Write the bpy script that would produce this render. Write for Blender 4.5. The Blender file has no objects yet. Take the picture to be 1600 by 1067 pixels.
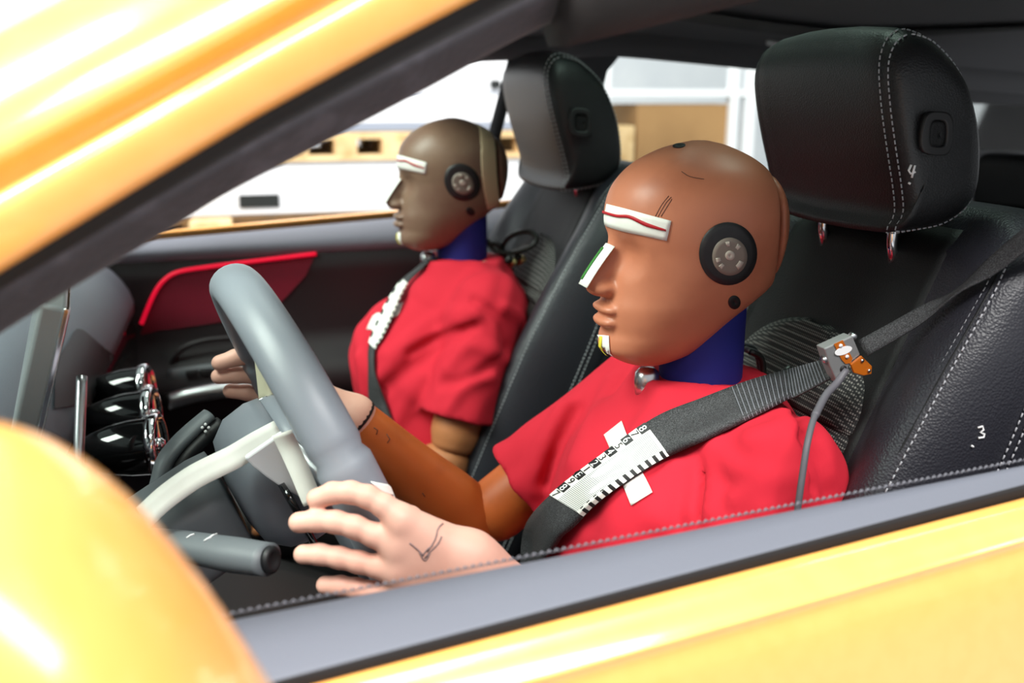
import bpy, bmesh, math, random
import numpy as np
from mathutils import Vector, Matrix
from mathutils.bvhtree import BVHTree
random.seed(4)
rng = np.random.default_rng(7)
A = np.array
SC = bpy.context.scene
COL = SC.collection

# ------------------------------------------------------------------ camera
F = 1455.0
YAW, PIT = math.radians(16.0), math.radians(14.7)
CAM = A([0, 0, 1.45])
FW = A([-math.sin(YAW)*math.cos(PIT), -math.cos(YAW)*math.cos(PIT), -math.sin(PIT)])
RT = A([-math.cos(YAW), math.sin(YAW), 0.0])
UP = np.cross(RT, FW)
cam_data = bpy.data.cameras.new('camera')
cam = bpy.data.objects.new('camera', cam_data); COL.objects.link(cam)
cam_data.sensor_width = 36.0
cam_data.lens = 36.0*F/1600.0
cam_data.clip_start = 0.02
cam.matrix_world = Matrix((( RT[0], UP[0], -FW[0], CAM[0]), (RT[1], UP[1], -FW[1], CAM[1]), (RT[2], UP[2], -FW[2], CAM[2]), (0, 0, 0, 1)))
cam_data.dof.use_dof = True
cam_data.dof.focus_distance = 0.93
cam_data.dof.aperture_fstop = 4.0
SC.camera = cam

# ------------------------------------------------------------------ world, lamps, exposure
w = bpy.data.worlds.new('hall_light'); SC.world = w; w.use_nodes = True
bg = w.node_tree.nodes['Background']
bg.inputs[0].default_value = (0.93, 0.97, 1.0, 1)
bg.inputs[1].default_value = 0.62
SC.view_settings.view_transform = 'Standard'
SC.view_settings.look = 'None'
SC.view_settings.exposure = -0.1
SC.view_settings.gamma = 1.0
SC.view_settings.use_curve_mapping = False

def area_lamp(name, loc, target, sx, sy, power, col=(1, 0.985, 0.96)):
    l = bpy.data.lights.new(name, 'AREA'); l.shape = 'RECTANGLE'; l.size = sx; l.size_y = sy
    l.energy = power; l.color = col
    o = bpy.data.objects.new(name, l); COL.objects.link(o)
    o.location = loc
    o.rotation_euler = (Vector(target)-Vector(loc)).to_track_quat('-Z', 'Y').to_euler()
    return o
area_lamp('ceiling_lamp_outside', (-0.3, 2.2, 5.2), (-0.35, -0.8, 1.1), 4.0, 1.0, 385)
area_lamp('ceiling_lamp_front', (3.4, -0.6, 5.0), (0.0, -1.2, 1.1), 1.8, 3.5, 640)
area_lamp('ceiling_lamp_over_far_side', (-0.5, -5.0, 5.5), (-0.4, -5.0, 0.0), 6.0, 1.5, 230)
area_lamp('ceiling_lamp_rear', (-4.5, -1.5, 5.0), (-1.0, -1.2, 1.0), 1.2, 3.5, 300)

# ------------------------------------------------------------------ helpers
def ray(px, py): return FW + RT*(px-800)/F - UP*(py-533.5)/F
def PY(px, py, Y): d = ray(px, py); return CAM + d*(Y-CAM[1])/d[1]
def PX(px, py, X): d = ray(px, py); return CAM + d*(X-CAM[0])/d[0]
def PPL(px, py, p0, n):
    d = ray(px, py); n = A(n, float); return CAM + d*((A(p0, float)-CAM)@n)/(d@n)
def proj(p):
    v = A(p)-CAM; d = v@FW; return 800+F*(v@RT)/d, 533.5-F*(v@UP)/d

def lin(r, g, b):
    f = lambda c: c/12.92 if c <= 0.04045 else ((c+0.055)/1.055)**2.4
    return (f(r/255), f(g/255), f(b/255), 1)

WL = {}
def raw(name, verts, faces, mat, parent=None, smooth=True, origin=None):
    me = bpy.data.meshes.new(name)
    o0 = WL[parent.name] if parent is not None else (A(origin, float) if origin is not None else np.zeros(3))
    v = np.asarray(verts, float) - o0
    me.from_pydata(v.tolist(), [], [list(map(int, f)) for f in faces])
    me.validate()
    if smooth: me.polygons.foreach_set('use_smooth', [True]*len(me.polygons))
    if mat is not None: me.materials.append(mat)
    o = bpy.data.objects.new(name, me); COL.objects.link(o)
    if parent is not None: o.parent = parent
    else: o.location = o0
    WL[o.name] = o0
    return o
def thing(name, loc, label, cat, group=None):
    o = bpy.data.objects.new(name, None); COL.objects.link(o); o.location = loc
    o.empty_display_size = 0.05
    o['label'] = label; o['category'] = cat
    if group: o['group'] = group
    WL[o.name] = A(loc, float)
    return o
def tag(o, label, cat, group=None):
    o['label'] = label; o['category'] = cat
    if group: o['group'] = group
    return o
def struct(o): o['kind'] = 'structure'; return o
def lab(o, s): o['label'] = s; return o
def solid(o, t, off=-1.0):
    m = o.modifiers.new('solid', 'SOLIDIFY'); m.thickness = t; m.offset = off; return o
def bev(o, wd, seg=3, ang=30):
    m = o.modifiers.new('bev', 'BEVEL'); m.width = wd; m.segments = seg; m.limit_method = 'ANGLE'; m.angle_limit = math.radians(ang)
    return o
def sub(o, n=1):
    m = o.modifiers.new('sub', 'SUBSURF'); m.levels = n; m.render_levels = n; return o
def flat(o, ang=35):
    me = o.data
    me.polygons.foreach_set('use_smooth', [True]*len(me.polygons))
    me.set_sharp_from_angle(angle=math.radians(ang)); return o

def grid_faces(n, m, closed_u=False, closed_v=False):
    f = []
    for i in range(n if closed_u else n-1):
        for j in range(m if closed_v else m-1):
            a = i*m+j; b = i*m+(j+1) % m; c = ((i+1) % n)*m+(j+1) % m; d = ((i+1) % n)*m+j
            f.append((a, b, c, d))
    return f
def sheet(name, rows, mat, parent=None, th=None, origin=None, off=-1.0):
    rows = np.asarray(rows, float); n, m, _ = rows.shape
    o = raw(name, rows.reshape(-1, 3), grid_faces(n, m), mat, parent, origin=origin)
    if th: solid(o, th, off)
    return o
def loft(name, rows, mat, parent=None, cap=True, origin=None):
    rows = np.asarray(rows, float); n, m, _ = rows.shape
    v = rows.reshape(-1, 3).tolist(); f = grid_faces(n, m, False, True)
    if cap:
        v.append(rows[0].mean(0).tolist()); v.append(rows[-1].mean(0).tolist())
        for j in range(m):
            f.append((n*m, (j+1) % m, j)); f.append((n*m+1, (n-1)*m+j, (n-1)*m+(j+1) % m))
    return raw(name, v, f, mat, parent, origin=origin)
def cat(pts, n, closed=False):
    """Catmull-Rom resample with uniform arc length"""
    p = np.asarray(pts, float); k = len(p)
    if closed: q = np.vstack([p[-1:], p, p[:2]])
    else: q = np.vstack([2*p[0]-p[1], p, 2*p[-1]-p[-2]])
    out = []
    segs = k if closed else k-1
    for i in range(segs):
        p0, p1, p2, p3 = q[i], q[i+1], q[i+2], q[i+3]
        for t in np.linspace(0, 1, 24, endpoint=False):
            out.append(0.5*((2*p1)+(-p0+p2)*t+(2*p0-5*p1+4*p2-p3)*t*t+(-p0+3*p1-3*p2+p3)*t**3))
    if not closed: out.append(p[-1])
    out = A(out)
    if closed: out = np.vstack([out, out[:1]])
    L = np.r_[0, np.cumsum(np.linalg.norm(np.diff(out, axis=0), axis=1))]
    s = np.linspace(0, L[-1], n+1)[:-1] if closed else np.linspace(0, L[-1], n)
    return np.stack([np.interp(s, L, out[:, c]) for c in range(out.shape[1])], 1)
def tube_geo(path, rad, seg=10, ell=1.0, ref=None, cap=True):
    p = np.asarray(path, float); n = len(p)
    r = np.broadcast_to(np.asarray(rad, float), (n,))
    T = np.gradient(p, axis=0); T /= np.linalg.norm(T, axis=1)[:, None]+1e-12
    u = A(ref, float) if ref is not None else (A([0, 0, 1.]) if abs(T[0][2]) < .9 else A([1., 0, 0]))
    V = []
    for i in range(n):
        u = (A(ref, float) if ref is not None else u); u = u-(u@T[i])*T[i]; u /= np.linalg.norm(u)+1e-12
        b = np.cross(T[i], u)
        for k in range(seg):
            a = 2*math.pi*k/seg
            V.append(p[i]+r[i]*(math.cos(a)*u+math.sin(a)*b*ell))
    f = grid_faces(n, seg, False, True)
    if cap:
        V.append(p[0]); V.append(p[-1])
        for k in range(seg):
            f.append((n*seg, (k+1) % seg, k)); f.append((n*seg+1, (n-1)*seg+k, (n-1)*seg+(k+1) % seg))
    return V, f
def tube(name, path, rad, mat, parent=None, seg=12, ell=1.0, ref=None, origin=None):
    v, f = tube_geo(path, rad, seg, ell, ref)
    return raw(name, v, f, mat, parent, origin=origin)
def join(geos):
    V, Fc = [], []
    for v, f in geos:
        k = len(V); V += [list(x) for x in v]; Fc += [tuple(i+k for i in q) for q in f]
    return V, Fc
def box_geo(lo, hi):
    x0, y0, z0 = lo; x1, y1, z1 = hi
    v = [(x0, y0, z0), (x1, y0, z0), (x1, y1, z0), (x0, y1, z0), (x0, y0, z1), (x1, y0, z1), (x1, y1, z1), (x0, y1, z1)]
    return v, [(0, 3, 2, 1), (4, 5, 6, 7), (0, 1, 5, 4), (1, 2, 6, 5), (2, 3, 7, 6), (3, 0, 4, 7)]
def box(name, lo, hi, mat, parent=None, bw=0.0, origin=None):
    v, f = box_geo(lo, hi)
    o = raw(name, v, f, mat, parent, smooth=False, origin=origin)
    if bw: bev(o, bw); flat(o, 40)
    return o
def obox_geo(c, ax, half):
    """oriented box: ax = three unit rows"""
    v, f = box_geo((-1, -1, -1), (1, 1, 1))
    ax = A(ax, float)
    return [A(c)+sum(ax[k]*half[k]*q[k] for k in range(3)) for q in v], f
def obox(name, c, ax, half, mat, parent=None, bw=0.0):
    v, f = obox_geo(c, ax, half)
    o = raw(name, v, f, mat, parent, smooth=False)
    if bw: bev(o, bw); flat(o, 40)
    return o
def lathe(name, prof, c, axis, mat, parent=None, seg=32, ref=(0, 0, 1), ell=1.0):
    """prof: (along axis, radius)"""
    axis = A(axis, float); axis /= np.linalg.norm(axis)
    u = A(ref, float); u = u-(u@axis)*axis; u /= np.linalg.norm(u); b = np.cross(axis, u)
    rows = [[A(c)+axis*s+r*(math.cos(t)*u+math.sin(t)*b*ell) for t in np.linspace(0, 2*math.pi, seg, endpoint=False)] for s, r in prof]
    return loft(name, rows, mat, parent)

# ---- implicit surfaces (surface nets)
def smin(a, b, k):
    h = np.clip(.5+.5*(b-a)/k, 0, 1); return b+(a-b)*h-k*h*(1-h)
def smax(a, b, k): return -smin(-a, -b, k)
def capd(P, a, b, ra, rb):
    a = A(a, float); b = A(b, float); ba = b-a
    t = np.clip(((P-a)@ba)/(ba@ba), 0, 1)
    return np.linalg.norm(P-a-t[..., None]*ba, axis=-1)-(ra+(rb-ra)*t)
def elld(P, c, r):
    q = (P-A(c, float)); r = A(r, float)
    k0 = np.linalg.norm(q/r, axis=-1); k1 = np.linalg.norm(q/(r*r), axis=-1)+1e-9
    return k0*(k0-1)/k1
def segdist(P, a, b):
    return capd(P, a, b, 0, 0)
def sdf_geo(f, lo, hi, h, relax=2):
    ax = [np.arange(lo[k], hi[k]+h, h) for k in range(3)]
    n = [len(a) for a in ax]
    G = np.stack(np.meshgrid(*ax, indexing='ij'), -1)
    V = f(G); ins = V < 0
    c = [V[i:n[0]-1+i, j:n[1]-1+j, k:n[2]-1+k] for i in (0, 1) for j in (0, 1) for k in (0, 1)]
    offs = A([(i, j, k) for i in (0, 1) for j in (0, 1) for k in (0, 1)], float)
    cs = np.stack(c, -1); inn = cs < 0
    act = inn.any(-1) & ~inn.all(-1)
    idx = -np.ones(act.shape, int); idx[act] = np.arange(act.sum())
    cv = cs[act]; pos = np.zeros((len(cv), 3)); cnt = np.zeros(len(cv))
    for a in range(8):
        for b in range(a+1, 8):
            if np.abs(offs[a]-offs[b]).sum() != 1: continue
            m = (cv[:, a] < 0) != (cv[:, b] < 0)
            t = cv[m, a]/(cv[m, a]-cv[m, b])
            pos[m] += offs[a]+(offs[b]-offs[a])*t[:, None]; cnt[m] += 1
    pos /= cnt[:, None]
    P = A([a[0] for a in ax])+(np.argwhere(act)+pos)*h
    for _ in range(relax):
        e = h*.2; d = f(P)
        g = np.stack([(f(P+e*np.eye(3)[k])-f(P-e*np.eye(3)[k]))/(2*e) for k in range(3)], -1)
        P = P-np.clip(d/np.maximum((g*g).sum(-1), .05), -h*.5, h*.5)[:, None]*g
    Q = []
    for axk in range(3):
        s0 = [slice(0, n[0]), slice(0, n[1]), slice(0, n[2])]; s1 = list(s0)
        s0[axk] = slice(0, n[axk]-1); s1[axk] = slice(1, n[axk])
        ch = ins[tuple(s0)] != ins[tuple(s1)]
        I = np.argwhere(ch)
        o1, o2 = [k for k in range(3) if k != axk]
        ok = (I[:, o1] > 0) & (I[:, o2] > 0) & (I[:, o1] < n[o1]-1) & (I[:, o2] < n[o2]-1)
        I = I[ok]
        fl = ins[tuple(s0)][tuple(I.T)]
        def cell(d1, d2):
            J = I.copy(); J[:, o1] -= d1; J[:, o2] -= d2; return idx[tuple(J.T)]
        q = np.stack([cell(1, 1), cell(0, 1), cell(0, 0), cell(1, 0)], 1)
        if axk == 1: fl = ~fl
        q[~fl] = q[~fl][:, ::-1]
        Q.append(q)
    return P, np.vstack(Q)
def sdf_obj(name, f, lo, hi, h, mat, parent=None, relax=2):
    v, q = sdf_geo(f, lo, hi, h, relax)
    o = raw(name, v, q, mat, parent)
    return o, BVHTree.FromPolygons(v.tolist(), q.tolist())
def bvh_of(o, dz=None):
    dg = bpy.context.evaluated_depsgraph_get(); e = o.evaluated_get(dg); me = e.to_mesh()
    w0 = WL[o.name]
    v = [tuple(A(x.co)+w0) for x in me.vertices]; p = [tuple(x.vertices) for x in me.polygons]
    e.to_mesh_clear()
    return BVHTree.FromPolygons(v, p)
def hit(bvh, px, py, off=0.001):
    d = Vector(ray(px, py)).normalized()
    loc, nor, i, dist = bvh.ray_cast(Vector(CAM), d)
    if loc is None: return None
    if nor.dot(d) > 0: nor = -nor
    return A(loc)+A(nor)*off
def hits(bvh, pts, off=0.001):
    out = []
    for p in pts:
        h = hit(bvh, p[0], p[1], off)
        if h is not None: out.append(h)
    return A(out)
def patch(bvh, left, right, nu, nv, off=0.0012):
    """grid over the surface between two pixel polylines"""
    a = cat(left, nu) if len(left) > 2 else np.linspace(left[0], left[1], nu)
    b = cat(right, nu) if len(right) > 2 else np.linspace(right[0], right[1], nu)
    rows = []; last = None
    for i in range(nu):
        r = []
        for t in np.linspace(0, 1, nv):
            p = a[i]*(1-t)+b[i]*t; h = hit(bvh, p[0], p[1], off)
            if h is None:
                if last is None: q = CAM+ray(*p)*1.0; q = bvh.find_nearest(Vector(q))[0]; last = A(q)
                q = CAM+ray(*p)*((last-CAM)@FW)
                loc, nor, _i, _d = bvh.find_nearest(Vector(q)); h = A(loc)+A(nor)*off*(1 if (A(nor)@(q-A(loc))) >= 0 else -1)
                r.append(h); continue
            if h is not None: last = h
            r.append(h)
        rows.append(r)
    for i in range(nu):
        for j in range(nv):
            if rows[i][j] is None: rows[i][j] = CAM+ray(*(a[i]*(1-j/(nv-1))+b[i]*j/(nv-1)))*((last-CAM)@FW)
    return A(rows)

# ------------------------------------------------------------------ materials
def mat(name, col, rough=0.5, metal=0.0, spec=0.5, bump=None, vary=None, coat=0.0, emis=None, sheen=0.0, trans=None):
    m = bpy.data.materials.new(name); m.use_nodes = True
    nt = m.node_tree; b = nt.nodes['Principled BSDF']
    b.inputs['Base Color'].default_value = col
    b.inputs['Roughness'].default_value = rough
    b.inputs['Metallic'].default_value = metal
    b.inputs['Specular IOR Level'].default_value = spec
    b.inputs['Coat Weight'].default_value = coat
    b.inputs['Coat Roughness'].default_value = 0.08
    if sheen: b.inputs['Sheen Weight'].default_value = sheen
    if emis: b.inputs['Emission Color'].default_value = emis[0]; b.inputs['Emission Strength'].default_value = emis[1]
    tc = nt.nodes.new('ShaderNodeTexCoord')
    if bump:
        kind, scale, strength, dist = bump
        if kind == 'voronoi':
            t = nt.nodes.new('ShaderNodeTexVoronoi'); t.inputs['Scale'].default_value = scale; out = t.outputs['Distance']
        else:
            t = nt.nodes.new('ShaderNodeTexNoise'); t.inputs['Scale'].default_value = scale; t.inputs['Detail'].default_value = 4; out = t.outputs['Fac']
        nt.links.new(tc.outputs['Object'], t.inputs['Vector'])
        bp = nt.nodes.new('ShaderNodeBump'); bp.inputs['Strength'].default_value = strength; bp.inputs['Distance'].default_value = dist
        nt.links.new(out, bp.inputs['Height']); nt.links.new(bp.outputs['Normal'], b.inputs['Normal'])
    if vary:
        c2, scale, lo, hi = vary
        t = nt.nodes.new('ShaderNodeTexNoise'); t.inputs['Scale'].default_value = scale; t.inputs['Detail'].default_value = 5
        nt.links.new(tc.outputs['Object'], t.inputs['Vector'])
        r = nt.nodes.new('ShaderNodeMapRange'); r.inputs[1].default_value = lo; r.inputs[2].default_value = hi
        nt.links.new(t.outputs['Fac'], r.inputs[0])
        mx = nt.nodes.new('ShaderNodeMix'); mx.data_type = 'RGBA'
        mx.inputs[6].default_value = col; mx.inputs[7].default_value = c2
        nt.links.new(r.outputs[0], mx.inputs[0]); nt.links.new(mx.outputs[2], b.inputs['Base Color'])
    return m
def fabric_mesh(name, dark, light, scale, dot=0.35):
    """woven fabric: rows of light threads on dark ground"""
    m = mat(name, dark, 0.85); nt = m.node_tree; b = nt.nodes['Principled BSDF']
    tc = nt.nodes.new('ShaderNodeTexCoord')
    v = nt.nodes.new('ShaderNodeTexVoronoi'); v.inputs['Scale'].default_value = scale; v.inputs['Randomness'].default_value = 0.0
    nt.links.new(tc.outputs['Object'], v.inputs['Vector'])
    r = nt.nodes.new('ShaderNodeMapRange'); r.inputs[1].default_value = dot; r.inputs[2].default_value = dot*0.6
    nt.links.new(v.outputs['Distance'], r.inputs[0])
    mx = nt.nodes.new('ShaderNodeMix'); mx.data_type = 'RGBA'; mx.inputs[6].default_value = dark; mx.inputs[7].default_value = light
    nt.links.new(r.outputs[0], mx.inputs[0]); nt.links.new(mx.outputs[2], b.inputs['Base Color'])
    bp = nt.nodes.new('ShaderNodeBump'); bp.inputs['Strength'].default_value = 0.5; bp.inputs['Distance'].default_value = 0.001
    nt.links.new(r.outputs[0], bp.inputs['Height']); nt.links.new(bp.outputs['Normal'], b.inputs['Normal'])
    return m
def glass(name, tint, gl=0.08):
    m = bpy.data.materials.new(name); m.use_nodes = True; nt = m.node_tree; nt.nodes.clear()
    o = nt.nodes.new('ShaderNodeOutputMaterial'); mx = nt.nodes.new('ShaderNodeMixShader')
    t = nt.nodes.new('ShaderNodeBsdfTransparent'); t.inputs[0].default_value = tint
    g = nt.nodes.new('ShaderNodeBsdfGlossy'); g.inputs['Roughness'].default_value = 0.02
    fr = nt.nodes.new('ShaderNodeFresnel'); fr.inputs[0].default_value = 1.45
    nt.links.new(fr.outputs[0], mx.inputs[0]); nt.links.new(t.outputs[0], mx.inputs[1]); nt.links.new(g.outputs[0], mx.inputs[2])
    nt.links.new(mx.outputs[0], o.inputs[0]); return m

M = {}
M['paint'] = mat('yellow_paint', lin(251, 182, 98), 0.28, 0.0, 0.5, coat=0.9, vary=(lin(251, 179, 94), 60, .4, .6))
M['rubber'] = mat('black_rubber', lin(24, 22, 23), 0.75, bump=('noise', 300, .2, .001))
M['flock'] = mat('flocked_seal', lin(52, 50, 56), 0.9, bump=('noise', 220, .4, .002), vary=(lin(78, 76, 84), 26, .52, .72), sheen=.2)
M['trim'] = mat('grey_trim', lin(106, 110, 120), 0.6, bump=('voronoi', 700, .25, .0006))
M['leather'] = mat('black_leather', lin(26, 27, 29), 0.42, spec=.5, bump=('voronoi', 520, .3, .0008))
M['leather_blue'] = mat('charcoal_leather', lin(38, 38, 45), 0.42, spec=.5, bump=('voronoi', 420, .45, .001))
M['leather_matt'] = mat('matt_black_leather', lin(15, 15, 17), 0.6, spec=.35, bump=('voronoi', 520, .3, .0008))
M['wheel_leather'] = mat('wheel_leather', lin(126, 131, 140), 0.42, spec=.6, bump=('noise', 900, .12, .0004))
M['plastic'] = mat('black_plastic', lin(22, 22, 24), 0.5, bump=('noise', 800, .15, .0004))
M['plastic_grey'] = mat('grey_plastic', lin(98, 103, 107), 0.48, bump=('noise', 700, .15, .0004))
M['gloss'] = mat('piano_black', lin(12, 12, 13), 0.06, spec=.6)
M['bezel'] = mat('bezel_grey', lin(120, 124, 126), 0.35, 0.3)
M['chrome'] = mat('chrome', (0.85, 0.85, 0.87, 1), 0.08, 1.0)
M['satin'] = mat('satin_metal', (0.72, 0.73, 0.75, 1), 0.28, 1.0)
M['stitch'] = mat('stitch_thread', lin(165, 165, 170), 0.8)
M['stitch_dark'] = mat('stitch_thread_dark', lin(112, 113, 120), 0.8)
M['headliner'] = mat('headliner', lin(88, 88, 91), 0.95, bump=('noise', 600, .2, .0005))
M['dark_panel'] = mat('dark_panel', lin(26, 19, 23), 0.55, bump=('noise', 500, .1, .0004))
M['red'] = mat('red_shirt', lin(192, 32, 50), 0.85, spec=.25, bump=('noise', 900, .1, .0004))
M['skin'] = mat('dummy_skin', lin(192, 119, 89), 0.42, spec=.4, vary=(lin(164, 96, 70), 10, .48, .72), bump=('noise', 60, .05, .001))
M['skin_dark'] = mat('dummy_skin_olive', lin(128, 102, 84), 0.42, spec=.4, vary=(lin(116, 86, 72), 14, .45, .75))
M['skin_arm'] = mat('dummy_arm', lin(186, 92, 38), 0.45, spec=.4, vary=(lin(160, 76, 32), 18, .5, .8))
M['skin_hand'] = mat('dummy_hand', lin(218, 168, 150), 0.5, spec=.35, vary=(lin(204, 148, 130), 20, .45, .75))
M['skin_arm2'] = mat('dummy_arm_tan', lin(176, 112, 72), 0.45, spec=.4)
M['blue'] = mat('blue_neck_cover', lin(20, 30, 122), 0.75, bump=('noise', 500, .15, .0005))
M['tape'] = mat('white_tape', lin(238, 236, 230), 0.6, vary=(lin(228, 226, 218), 30, .4, .7))
M['tape_cream'] = mat('cream_tape', lin(214, 208, 180), 0.65)
M['ink_red'] = mat('red_ink', lin(178, 14, 30), 0.6)
M['ink_green'] = mat('green_ink', lin(40, 120, 30), 0.6)
M['ink_yellow'] = mat('yellow_ink', lin(226, 208, 60), 0.6)
M['ink_black'] = mat('black_ink', lin(22, 20, 22), 0.6)
M['ink_grey'] = mat('grey_ink', lin(130, 106, 104), 0.7)
M['chalk'] = mat('white_marker', lin(235, 235, 235), 0.6)
M['sticker_grey'] = mat('sticker_grey', lin(134, 122, 112), 0.5)
M['sticker_pale'] = mat('sticker_pale', lin(196, 184, 172), 0.5)
M['sticker_black'] = mat('sticker_black', lin(30, 29, 31), 0.5, vary=(lin(44, 42, 44), 40, .5, .7))
M['belt'] = mat('belt_webbing', lin(52, 51, 54), 0.75)
def belt_weave(m):
    nt = m.node_tree; b = nt.nodes['Principled BSDF']; tc = nt.nodes.new('ShaderNodeTexCoord')
    v = nt.nodes.new('ShaderNodeTexNoise'); v.inputs['Scale'].default_value = 900; v.inputs['Detail'].default_value = 2
    nt.links.new(tc.outputs['Object'], v.inputs['Vector'])
    mx = nt.nodes.new('ShaderNodeMix'); mx.data_type = 'RGBA'; mx.inputs[6].default_value = lin(22, 22, 24); mx.inputs[7].default_value = lin(76, 76, 79)
    r = nt.nodes.new('ShaderNodeMapRange'); r.inputs[1].default_value = .4; r.inputs[2].default_value = .75
    nt.links.new(v.outputs['Fac'], r.inputs[0]); nt.links.new(r.outputs[0], mx.inputs[0]); nt.links.new(mx.outputs[2], b.inputs['Base Color'])
belt_weave(M['belt'])
M['steel'] = mat('sensor_steel', lin(150, 150, 150), 0.42, 0.55)
M['kapton'] = mat('amber_film', lin(178, 92, 14), 0.25, spec=.6, coat=.4)
M['cable'] = mat('grey_cable', lin(92, 90, 96), 0.55)
M['cable_black'] = mat('black_cable', lin(22, 24, 22), 0.35)
M['brass'] = mat('brass', (0.75, 0.6, 0.28, 1), 0.3, 1.0)
M['insert'] = fabric_mesh('seat_mesh_fabric', lin(26, 26, 28), lin(124, 122, 118), 300, .46)
M['insert_dark'] = mat('pleated_dark_fabric', lin(34, 34, 35), 0.8)
M['grille'] = fabric_mesh('speaker_mesh', lin(128, 20, 46), lin(40, 12, 20), 200, .42)
M['ambient'] = mat('red_light_strip', lin(235, 16, 56), 0.35, emis=(lin(255, 20, 60), 0.55))
M['white'] = mat('white_panel', lin(236, 238, 240), 0.6)
M['wall'] = mat('white_wall', lin(226, 230, 233), 0.8, vary=(lin(216, 221, 226), 2.5, .4, .7))
M['floor'] = mat('grey_floor', lin(176, 178, 180), 0.5, vary=(lin(160, 163, 166), 4, .4, .7))
M['wood'] = mat('pale_wood', lin(226, 196, 146), 0.7, vary=(lin(196, 160, 108), 9, .45, .7))
M['cardboard'] = mat('cardboard', lin(166, 128, 82), 0.8, vary=(lin(150, 114, 72), 3, .4, .7))
M['slot'] = mat('black_slot', lin(14, 20, 18), 0.7)
M['lid'] = mat('blue_grey_lid', lin(142, 150, 164), 0.5)
M['clear'] = glass('clear_glass', (0.96, 0.98, 0.97, 1))
M['windshield'] = glass('tinted_windshield', (0.88, 0.95, 0.91, 1))
M['roofglass'] = mat('roof_blind', lin(26, 26, 27), 0.7)
M['roof_pane'] = glass('green_roof_glass', (0.78, 0.92, 0.85, 1))
M['silver_plastic'] = mat('silver_plastic', lin(232, 234, 238), 0.4, 0.0)
M['wood_shaded'] = mat('shaded_brown_wood', lin(120, 88, 48), 0.75, vary=(lin(92, 70, 44), 6, .4, .7))  # brown pallet wood, darkened so the colour holds the shade below the crate

# ================================================================== the hall
YD, YPS, YC = -0.889, -1.653, -1.271
struct(box('floor', (-14, -16, -0.06), (10, 8, 0.0), M['floor']))
struct(box('wall_back', (-14, -9.2, 0.0), (10, -9.0, 6.5), M['wall']))

# ================================================================== car body
body = thing('car', (-0.7, YC, 0.0), 'yellow car with black interior, red-lit far door and two front seats', 'car')
def belt(X, h=0.0): return 1.1445-0.0545*(X-0.018)+h
def PB(px, py, h): return PPL(px, py, (0.018, 0, 1.1445+h), (0.0545, 0, 1))
def lerpx(p, q, X):
    if X < -.60: e = lerpx(p, q, -.60); return A([X, e[1], e[2]-.0545*(X+.60)])
    t = (X-p[0])/(q[0]-p[0]); return A([X, p[1]+(q[1]-p[1])*t, p[2]+(q[2]-p[2])*t])

# ---- near door (driver's)
XS = np.linspace(0.42, -.86, 40)
XS2 = np.linspace(-.866, -2.1, 24)
ti = (PY(380, 963, -0.53), PY(1600, 725, -0.53))
to = (PB(448, 1059, -0.004), PB(1592, 759, -0.004))
yt = (PB(452, 1067, -0.012), PB(1592, 771, -0.012))
cr = (PY(807, 1014, -.463), PY(1592, 812, -.492))
gr = (PY(914, 1056, -.450), PY(1592, 858, -.476))
rows = []
for X in XS:
    c = lerpx(*yt, X); d = lerpx(*cr, X); e = lerpx(*gr, X)
    rows.append([c+A([0, .0045, -.03]), c+A([0, .0045, -.004]), c+A([0, .006, .0005]), c*.65+d*.35+A([0, .003, .003]), c*.3+d*.7+A([0, .003, .003]), d+A([0, 0, 0]), d*.7+e*.3+A([0, .004, 0]), d*.35+e*.65+A([0, .004, 0]),
                 e+A([0, .0005, .006]), e+A([0, -.0022, .001]), e+A([0, -.001, -.004]), e+A([0, .004, -.012]), e+A([0, .012, -.06]), e+A([0, .022, -.16]), e+A([0, .02, -.3]), e+A([0, .0, -.5]), e+A([0, -.03, -.62])])
ndoor = sub(sheet('car_door', rows, M['paint'], body, 0.002), 1)
lab(ndoor, 'yellow driver door with grey stitched sill')
rows = []
for X in XS:
    a = lerpx(*ti, X); b = lerpx(*to, X); w_ = b[1]-a[1]
    rows.append([a+A([0, -.03, -.50]), a+A([0, -.04, -.25]), a+A([0, -.022, -.06]), a+A([0, -.008, -.012]), a+A([0, -.003, -.003]), a+A([0, .002, 0]),
                 a+A([0, w_*.3, .0012]), a+A([0, w_*.6, .0005]), b+A([0, -.004, .0]), b, b+A([0, .002, -.005]), b+A([0, .002, -.03])])
sheet('inner_trim', rows, M['trim'], ndoor, 0.004)
geo = []
for i, X in enumerate(np.arange(0.05, -0.72, -0.0052)):
    a = lerpx(*ti, X); d = A([-.0019, 0, .0001])
    geo.append(tube_geo([a+A([0, -.004, .0005])-d, a+A([0, -.004, .0021]), a+A([0, -.004, .0005])+d], [.0008, .0010, .0008], 5))
o = raw('stitching', *join(geo), M['stitch_dark'], ndoor); o['kind'] = 'stuff'; lab(o, 'grey stitches along the sill edge')
rows = []
for X in XS:
    b = lerpx(*to, X); c = lerpx(*yt, X)
    rows.append([b+A([0, .0, -.02]), b+A([0, .001, -.001]), b+A([0, .003, .002]), (b+c)/2+A([0, .003, -.002]), c+A([0, .004, -.001]), c+A([0, .005, -.02])])
sheet('window_seal', rows, M['rubber'], ndoor, 0.002)

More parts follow.
